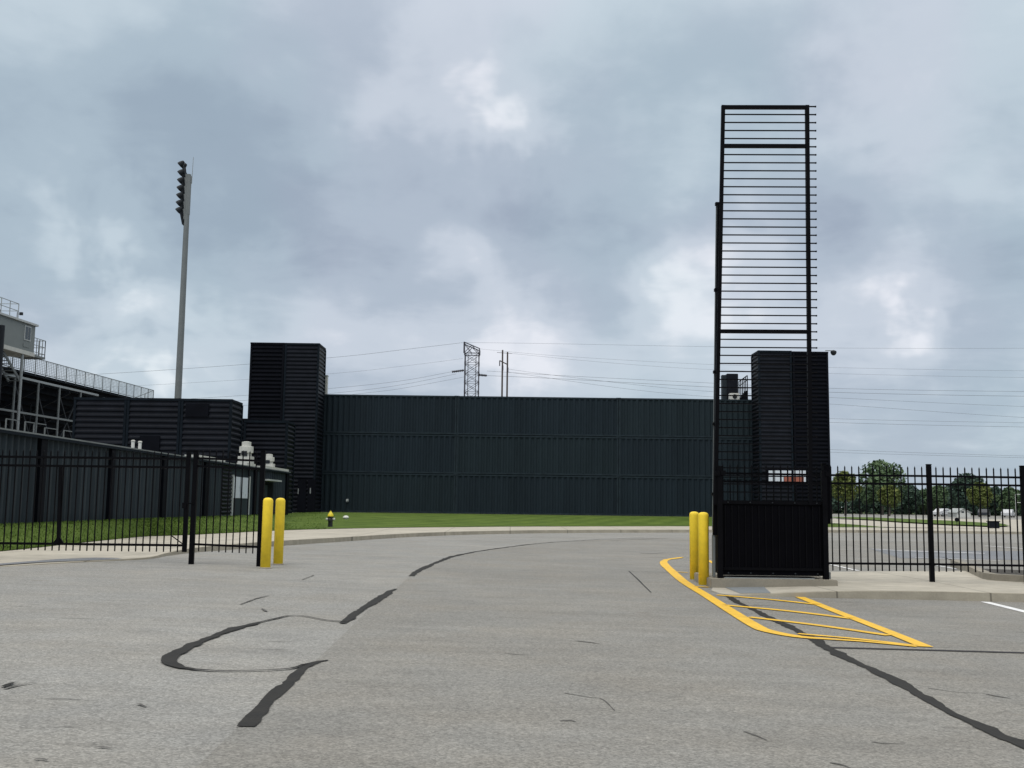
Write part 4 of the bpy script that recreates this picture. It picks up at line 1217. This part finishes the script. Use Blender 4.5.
mb = MB(); mb.bar(D(172, 536, Yg), D(185.5, 546, Yg), .02); mb.add([tuple(D(181, 545.5, Yg - .03)), tuple(D(187, 545.5, Yg - .03)), tuple(D(186, 540, Yg - .03)), tuple(D(181, 545.5, Yg + .03)), tuple(D(187, 545.5, Yg + .03)), tuple(D(186, 540, Yg + .03))],
                                                         [(0, 1, 2), (5, 4, 3), (0, 3, 4, 1), (1, 4, 5, 2), (2, 5, 3, 0)]); mb.build('drop_rod', M['black'], lg)
mb = MB()
for px in (-100,):
    q = D(px, 556, Yg); mb.box((q.x - .06, q.y - .05, q.z - .1), (q.x + .06, q.y + .05, q.z + 2.4))
mb.build('hinge_post', M['black'], lg)

# ------------------------------------------------------------------ bollards
def bollard(px, py, label, lean=(0, 0)):
    q = Gd(px, py)
    t = empty('bollard', q, label, 'bollard', 'yellow gate bollards')
    mb = MB(); prof = [(.106, -.04), (.106, 1.40), (.104, 1.425), (.098, 1.445), (.085, 1.463), (.06, 1.477), (.03, 1.483), (.004, 1.485)]
    mb.lathe(prof, q, 32).build('sleeve', M['bollard'], t, smooth=True)
    MB().lathe([(.135, -.03), (.135, .010), (.112, .022), (.107, .024)], q, 24).build('footing_ring', M['slab'], t)
    t.rotation_euler = (lean[0], lean[1], 0)
bollard(265.3, 568.3, 'yellow bollard at the left fence, front one touching the fence post in view', (0, .004))
bollard(278, 564.6, 'yellow bollard at the left fence, standing farther from the fence post', (0, .003))
bollard(703.8, 586, 'yellow bollard nearest the black gate cabinet', (0, .002))
bollard(694.8, 580.3, 'yellow bollard half hidden behind its twin by the raised gate', (0, -.002))

# ------------------------------------------------------------------ raised gate
Yq = 21.25
sl = Gd(711, 588.3); sr = Vector((XatY(838, sl.y, 0), sl.y, G(7, 20)))
zs = sl.z + .185
o = MB().box((sl.x, sl.y, min(sl.z, sr.z) - .15), (sr.x, sl.y + 1.9, zs)).build('gate_footing', M['slab'], None, bevel=.012)
o['kind'] = 'structure'
vg = empty('raised_gate', (D(772, 560, Yq).x, Yq, zs), 'tall black pivot gate standing upright like a ladder over its cabinet', 'gate')
def V(px, py, y=Yq): return D(px, py, y)
# leaf: the gate stands on end, its pickets level, spear tips to the right
def leafx(py):                          # left and right rail columns in the picture at a height
    return 716.3 + (723.2 - 716.3) * (450 - py) / 343, 810.0 + (807.0 - 810.0) * (450 - py) / 343
MB().bar(V(715.2, 505), V(723.2, 105.5), .075, .075).build('bottom_rail', M['black'], vg)
MB().bar(V(810.4, 505), V(807.0, 105.5), .078, .078).build('top_rail', M['black'], vg)
for py in (107.3, 146, 331.3):
    a_, b_ = leafx(py)
    MB().bar(V(a_, py), V(b_, py + .15 + .6 * (py - 107) / 343), .072, .075).build('cross_bar', M['black'], vg)
py = 106.8
mb = MB()
k = 0
while py < 500:
    a_, b_ = leafx(py)
    tip = 814.9 + (107 - py) * (-.0045); dy_ = .2 + .6 * (py - 107) / 343
    p_, q_ = V(a_ + 1, py - .4, Yq - .01), V(tip, py - .4 + dy_, Yq - .01)
    mb.bar(p_, q_, .023)
    mb.bar(q_, q_ + (q_ - p_).normalized() * .025, .03)
    py += 8.03
mb.build('pickets', M['black'], vg)
# lift arm at the left, a paler grey tube puts its lit left side into colour
MB().bar(V(715.0, 535, Yq + .1), V(719.0, 203, Yq + .1), .085, .10).build('lift_arm', M['black'], vg)
MB().tube(V(712.6, 530, Yq + .16), V(716.3, 206, Yq + .16), .012, n=10).build('conduit_or_lit_edge', M['polegrey'], vg)
mb = MB()
for py in (204, 290, 372, 424, 494):
    x = 713.3 + (535 - py) * .0117
    c = V(x, py, Yq + .12); mb.box((c.x - .04, c.y - .05, c.z - .03), (c.x + .09, c.y + .05, c.z + .03))
mb.build('bracket', M['black'], vg)
# cabinet with counterweight
a_, b_ = V(722.5, 574.5), V(822.5, 501.5)
mb = MB(); mb.box((a_.x, Yq + .02, zs + .06), (b_.x, Yq + .85, b_.z - .02)); cab = mb.build('cabinet', M['cabinet'], vg, bevel=.012)
mb = MB(); k = 15
for i in range(k):                      # upright ribs of the cover
    x = a_.x + (b_.x - a_.x) * (i + .5) / k
    mb.box((x - .012, Yq - .003, zs + .22), (x + .012, Yq + .02, b_.z - .10))
mb.build('cover_rib', M['black'], cab)
MB().box((a_.x, Yq - .012, b_.z - .075), (b_.x, Yq + .86, b_.z)).build('lid', M['black'], cab, bevel=.006)
MB().box((a_.x + .02, Yq - .015, zs + .16), (b_.x - .02, Yq + .015, zs + .215)).build('kick_rail', M['black'], cab, bevel=.004)
mb = MB()
for f_ in (.06, .28, .5, .72, .94): 
    x = a_.x + (b_.x - a_.x) * f_
    mb.lathe([(.018, 0), (.018, -.02), (.006, -.024)], (x, Yq + .018, zs + .10), 8, axis='y')
    mb.lathe([(.014, 0), (.014, -.02), (.006, -.024)], (x, Yq - .012, b_.z - .04), 8, axis='y')
mb.build('bolt', M['lamp'], cab)
MB().box((a_.x + .03, Yq - .04, zs - .002), (b_.x - .2, Yq + .03, zs + .018)).build('base_plate', M['galv'], vg)
pl_ = V(720.2, 577.5); pr_ = V(825.8, 578)
pz = ZatY(827, 470, Yq)
for x in (pl_.x, pr_.x):
    pst = MB().box((x - .052, Yq - .06, zs - .02), (x + .052, Yq + .05, pz if x == pr_.x else ZatY(718, 466, Yq))).build('post', M['black'], vg, bevel=.005)
MB().box((pl_.x - .125, Yq + .08, zs + .01), (pl_.x - .075, Yq + .2, zs + .85)).build('piston', M['polegrey'], vg, bevel=.01)
c = V(829.8, 503); MB().box((c.x - .09, Yq + .07, c.z - .42), (c.x + .04, Yq + .25, c.z + .75)).build('control_box', M['cabinet'], vg, bevel=.01)
mb = MB()
c = V(833.5, 575.5)
mb.tube((c.x, Yq + .3, zs - .05), (c.x, Yq + .3, zs + .12), .035, n=10); mb.tube((c.x - .15, Yq + .3, zs + .10), (c.x + .03, Yq + .3, zs + .10), .03, n=10)
mb.build('conduit_or_lit_edge', M['polegrey'], vg)
mb = MB()
for px in (722.5, 826.8, 717): 
    c = V(px, 474 + random.uniform(-1, 1)); mb.box((c.x - .05, Yq - .085, c.z - .04), (c.x + .05, Yq - .055, c.z + .05))
mb.build('hinge_plate', M['black'], vg)

# ------------------------------------------------------------------ small things on the lawn
def on_lawn(px, py):
    off = .35
    for _ in range(12):
        q = D(px, py, 10); d = ray(px, py); t_ = (off - CAMZ) / d.z
        q = EYE + d * t_
        best = min(range(len(cut)), key=lambda i: abs(sb[cut[i]].x + (lb[cut[i]].x - sb[cut[i]].x) * .3 - q.x) + 0 * q.y)
        i = cut[best]
        tt = max(0, min(1, (q.y - sb[i].y) / max(.1, (lb[i].y - sb[i].y))))
        off = sb[i].z + .02 + (lb[i].z - sb[i].z - .02) * sstep(0, .75, tt)
    q.z = off
    return q
q = on_lawn(330.2, 527.2); q.z -= .02
t = empty('fire_hydrant', q, 'black fire hydrant with a yellow bonnet on the lawn', 'fire hydrant')
MB().lathe([(.17, 0), (.17, .05), (.12, .06), (.115, .30), (.13, .32), (.125, .50), (.15, .52), (.15, .56)], q, 18).build('barrel', M['hydblack'], t, smooth=False)
MB().lathe([(.15, .56), (.15, .60), (.13, .66), (.09, .73), (.05, .77), (.045, .80), (.03, .83)], q, 18).build('bonnet', M['hydyellow'], t, smooth=False)
for s in (-1, 1): MB().lathe([(.05, s * .10), (.05, s * .17), (.06, s * .175), (.06, s * .22), (.03, s * .235)], (q.x, q.y, q.z + .42), 12, axis='x').build('hose_cap', M['offwhite'], t)
MB().lathe([(.075, -.1), (.075, -.19), (.095, -.195), (.095, -.25), (.03, -.27)], (q.x, q.y, q.z + .38), 14, axis='y').build('pumper_cap', M['hydblack'], t)
q = on_lawn(346, 514.6); q.z -= .03
t = empty('mushroom_vent', q, 'small white dome cap on the lawn near the long wall', 'vent')
MB().lathe([(.14, 0), (.14, .08)], q, 14).build('pipe', M['offwhite'], t)
MB().lathe([(.19, .08), (.18, .13), (.13, .19), (.06, .22), (.01, .225)], q, 16).build('dome', M['white'], t, smooth=True)
q = D(347.5, 500.5, Yw - .02)
t = empty('wall_hydrant_fitting', q, 'small pale pipe fitting on the lowest container beside the left tower', 'pipe fitting')
MB().box((q.x - .09, Yw - .10, q.z - .12), (q.x + .09, Yw - .01, q.z + .12)).build('plate', M['galv'], t, bevel=.01)
MB().lathe([(.06, 0), (.06, -.1), (.08, -.1), (.08, -.15), (.02, -.16)], (q.x, Yw - .1, q.z + .02), 12, axis='y').build('spout', M['rooftrim'], t)

# dark boxes standing in the parking lot
q = Gd(995, 527.6, .16)
t = empty('utility_box', q, 'dark utility box at the end of the grass island', 'utility box')
MB().box((q.x - .35, q.y, q.z - .05), (q.x + .35, q.y + .5, q.z + .42)).build('cabinet', M['ink'], t, bevel=.02)
MB().box((q.x - .4, q.y - .04, q.z + .42), (q.x + .4, q.y + .54, q.z + .48)).build('lid', M['ink2'], t, bevel=.01)
q = Gd(957, 525.8, .16)
t = empty('island_sign', q, 'small round dark sign on a post in the grass island', 'sign')
MB().tube(q - Vector((0, 0, .05)), q + Vector((0, 0, .42)), .03, n=8).build('post', M['ink'], t)
MB().lathe([(.17, -.02), (.17, .02)], (q.x, q.y, q.z + .48), 16, axis='y').build('plate', M['ink2'], t)

# ------------------------------------------------------------------ trees beyond the parking lot
GT = 'trees beyond the parking lot'
def leaves(mb, c, rx, ry, rz, n, size, rng):
    for _ in range(n):
        while True:
            v = Vector((rng.uniform(-1, 1), rng.uniform(-1, 1), rng.uniform(-1, 1)))
            if v.length <= 1: break
        v = v.normalized() * (v.length ** .45)
        p = Vector((c[0] + v.x * rx, c[1] + v.y * ry, c[2] + v.z * rz))
        a = Vector((rng.gauss(0, 1), rng.gauss(0, 1), rng.gauss(0, .7))).normalized()
        b = a.cross(Vector((rng.gauss(0, 1), rng.gauss(0, 1), rng.gauss(0, 1)))).normalized()
        s = size * rng.uniform(.5, 1.25)
        mb.add([tuple(p - a * s), tuple(p + b * s * .6), tuple(p + a * s), tuple(p - b * s * .6)], [(0, 1, 2, 3)])
def tree(px, ytop, hw, Y, m, label, crown_lo=.28, seed=0, dens=1.0, name='tree'):
    rng = random.Random(seed)
    x = XatY(px, Y, 3); H = ZatY(px, ytop, Y); rw = hw / FPX * Y
    base = Vector((x, Y, .02))
    t = empty(name, base, label, 'tree', GT)
    mb = MB()
    mb.tube(base - Vector((0, 0, .1)), base + Vector((rng.uniform(-.2, .2), 0, H * crown_lo * 1.3)), H * .022 + .06, H * .014 + .04, n=8)
    for k in range(6):
        th = rng.uniform(0, 6.28)
        z0 = H * (crown_lo * .9 + .06 * k)
        mb.tube(base + Vector((0, 0, z0)), base + Vector((math.cos(th) * rw * .55, math.sin(th) * rw * .55, z0 + H * rng.uniform(.12, .25))), H * .010 + .02, .03, n=6)
    mb.tube(base + Vector((0, 0, H * crown_lo)), base + Vector((0, 0, H * .85)), H * .014 + .03, .03, n=6)
    mb.build('trunk', M['bark'], t)
    mb = MB(); z0 = H * crown_lo; ch = H - z0
    kcl = 16
    for k in range(kcl):
        f = (k + .5) / kcl
        zc_ = z0 + ch * (.1 + .8 * f)
        prof = math.sin(math.pi * min(1, .18 + .74 * f)) ** .7
        rr_ = rw * prof
        th = k * 2.4 + rng.uniform(-.4, .4)
        cr_ = rng.uniform(.36, .54)
        rad = rw * cr_ * rng.choice((.75, 1, 1.1))
        d_ = max(0, rr_ - rad * .8) * rng.uniform(.55, 1.22)
        leaves(mb, (x + math.cos(th) * d_, Y + math.sin(th) * d_, min(zc_, H - rad * .7)), rad, rad, rad * .85, int(190 * dens), .20 + rw * .04, rng)
    leaves(mb, (x, Y, z0 + ch * .5), rw * .5, rw * .5, ch * .42, int(300 * dens), .2 + rw * .04, rng)
    mb.build('crown', m, t)
    return t
TR = [
    (882, 461.5, 25, 214, 'leafm', 'tallest round green tree, rising highest above the right fence rails', .2),
    (968, 474.5, 22, 214, 'leafd', 'dark broad tree standing behind the white gabled shed', .15),
    (845, 472, 15, 186, 'leafy', 'yellow-green young tree beside the right tower and gate cabinet', .38),
    (889, 485.5, 12, 186, 'leafy', 'yellow-green young tree in front of the tallest tree', .36),
    (938, 486, 11, 188, 'leafm', 'small green tree just right of the thick fence post', .34),
    (980, 483, 12, 186, 'leafy', 'yellowish tree in front of the dark broad tree', .34),
    (861, 487, 11, 222, 'leafd', 'dark green tree between the yellow tree and the tallest tree', .15),
    (909, 485, 13, 224, 'leafd', 'dark low tree to the right of the tallest tree', .12),
    (925, 490, 11, 230, 'leafm', 'pale green low tree just left of the thick fence post', .12),
    (948, 487.5, 10, 226, 'leafd', 'narrow dark tree left of the white gabled shed', .12),
    (995, 486, 11, 226, 'leafd', 'dark tree behind the parked white car at right', .12),
    (1010, 488, 13, 214, 'leafm', 'mid green tree beside the white pipe frame', .14),
    (1030, 486.5, 14, 220, 'leafd', 'dark tree cut by the right picture edge', .14),
    (1062, 484, 15, 214, 'leafm', 'green tree past the right picture edge', .2),
    (1100, 486, 15, 220, 'leafd', 'dark tree well past the right picture edge', .2),
    (832, 480, 12, 224, 'leafd', 'dark tree partly hidden by the right tower', .14),
    (815, 484, 12, 224, 'leafd', 'dark tree wholly behind the right tower', .14),
]
for i, (px, yt, hw, Y, m_, lab, lo) in enumerate(TR):
    if px > 1045 or px < 820: continue
    tree(px, yt, hw, Y, M[m_], lab, lo, seed=20 + i, dens=1.0 if Y > 200 else .75)
rng = random.Random(5); mb = MB()
for k in range(90):
    x = 55 + k * 1.55
    h = 4.4 + 1.5 * rng.random()
    leaves(mb, (x, 236 + rng.uniform(-2, 2), h * .5), 2.1, 1.8, h * .55, 190, .62, rng)
o = mb.build('undergrowth', M['leafd'], None); o['kind'] = 'stuff'
tag(o, 'dark undergrowth along the foot of the far trees')

# white gabled shed
Ys = 186.0
xa, xb = XatY(957, Ys, 1), XatY(970.5, Ys, 1)
t = empty('gabled_shed', ((xa + xb) / 2, Ys + 2, .03), 'small white gabled shed at the foot of the far trees', 'shed')
hw_, hg = .85, 1.45
mb = MB(); xm = (xa + xb) / 2 - .15
vsl = []
for y in (Ys, Ys + 4): vsl += [(xa, y, 0), (xb, y, 0), (xb, y, hw_), (xm, y, hg), (xa, y, hw_)]
mb.add(vsl, [(0, 1, 2, 3, 4), (9, 8, 7, 6, 5), (0, 5, 6, 1), (1, 6, 7, 2), (2, 7, 8, 3), (3, 8, 9, 4), (4, 9, 5, 0)]); mb.build('wall', M['white'], t)
mb = MB()
for s, xe_ in ((-1, xa - .2), (1, xb + .2)):
    zl = hw_ - .12
    mb.add([(xm, Ys - .25, hg + .02), (xe_, Ys - .25, zl), (xe_, Ys + 4.2, zl), (xm, Ys + 4.2, hg + .02), (xm, Ys - .25, hg + .08), (xe_, Ys - .25, zl + .06), (xe_, Ys + 4.2, zl + .06), (xm, Ys + 4.2, hg + .08)],
           [(0, 1, 2, 3), (7, 6, 5, 4), (0, 4, 5, 1), (1, 5, 6, 2), (2, 6, 7, 3), (3, 7, 4, 0)])
mb.build('roof', M['rooftrim'], t)
MB().box((xm - .25, Ys - .04, .75), (xm + .2, Ys + .02, 1.02)).build('window', M['glass'], t)

def car(px, Y, L_, m_, label, van=False, rz=0.0):
    x = XatY(px, Y, 1)
    t = empty('parked_car', (x, Y, .03), label, 'car', 'cars parked along the far trees')
    h = L_ / 2
    if van: prof = [(-h, .35), (-h, .95), (-h + .08, 1.05), (-h + .35, 1.08), (-h + .7, 1.72), (-h + 1.2, 1.82), (.5, 1.82), (.95, 1.62), (1.35, 1.10), (h - .25, .98), (h, .85), (h, .35)]
    else: prof = [(-h, .35), (-h, .80), (-h + .15, .95), (-h + .75, 1.0), (-h + 1.3, 1.40), (-h + 1.7, 1.46), (.35, 1.46), (.75, 1.36), (1.25, .98), (h - .3, .86), (h, .70), (h, .35)]
    n = len(prof)
    rows = []
    for y, k in ((-.88, 0), (-.80, 1), (.80, 1), (.88, 0)): 
        rows.append([(x + a, Y + y, (b if k or b < 1.02 else 1.0 + (b - 1.0) * .85)) for a, b in prof])
    mb = MB(); mb.add([v for r in rows for v in r], [(r * n + i, r * n + (i + 1) % n, (r + 1) * n + (i + 1) % n, (r + 1) * n + i) for r in range(3) for i in range(n)] + [tuple(range(n)), tuple(range(4 * n - 1, 3 * n - 1, -1))])
    mb.build('body', m_, t)
    top = 1.66 if van else 1.34
    for a, b in ((-h + 1.0, -.35), (-.25, .62)):
        MB().add([(x + a, Y - .895, 1.04), (x + b + .25 * (b > 0), Y - .895, 1.04), (x + b, Y - .84, top), (x + a + .15, Y - .84, top), (x + a, Y - .86, 1.04), (x + b + .25 * (b > 0), Y - .86, 1.04), (x + b, Y - .80, top), (x + a + .15, Y - .80, top)],
                 [(0, 1, 2, 3), (7, 6, 5, 4), (0, 4, 5, 1), (1, 5, 6, 2), (2, 6, 7, 3), (3, 7, 4, 0)]).build('window', M['glass'], t)
    for sx in (-h + .85, h - .9):
        for sy in (-.86, .66):
            wv = MB().lathe([(.26, 0), (.33, .02), (.34, .05), (.34, .17), (.33, .2), (.26, .2)], (x + sx, Y + sy - .03, .335), 18, axis='y').build('wheel', M['tyre'], t)
            MB().lathe([(.20, 0), (.19, -.02), (.05, -.03)], (x + sx, Y + sy - .031, .335), 12, axis='y').build('rim', M['galv'], wv)
    t.rotation_euler = (0, 0, rz)
    return t
car(1008, 190, 4.7, M['carwhite'], 'white parked car near the right picture edge', False, R(58))
car(943, 196, 4.6, M['carwhite'], 'low white parked car just right of the thick fence post', False, R(35))
car(984, 198, 4.5, M['cardark'], 'dark parked car right of the white shed', False, R(60))
# white pipe frame at the far right
qa, qb = D(1016, 512, 192), D(1032, 512, 192)
t = empty('pipe_frame', ((qa.x + qb.x) / 2, 192, .03), 'white pipe frame standing by the far trees at right', 'pipe frame')
za, zb2 = ZatY(1016, 494.3, 192), ZatY(1016, 502.5, 192)
for x in (qa.x, qb.x): MB().tube((x, 192, 0), (x, 192, za), .05, n=8).build('upright', M['white'], t)
for z in (za, zb2): MB().tube((qa.x, 192, z), (qb.x, 192, z), .045, n=8).build('crossbar', M['white'], t)
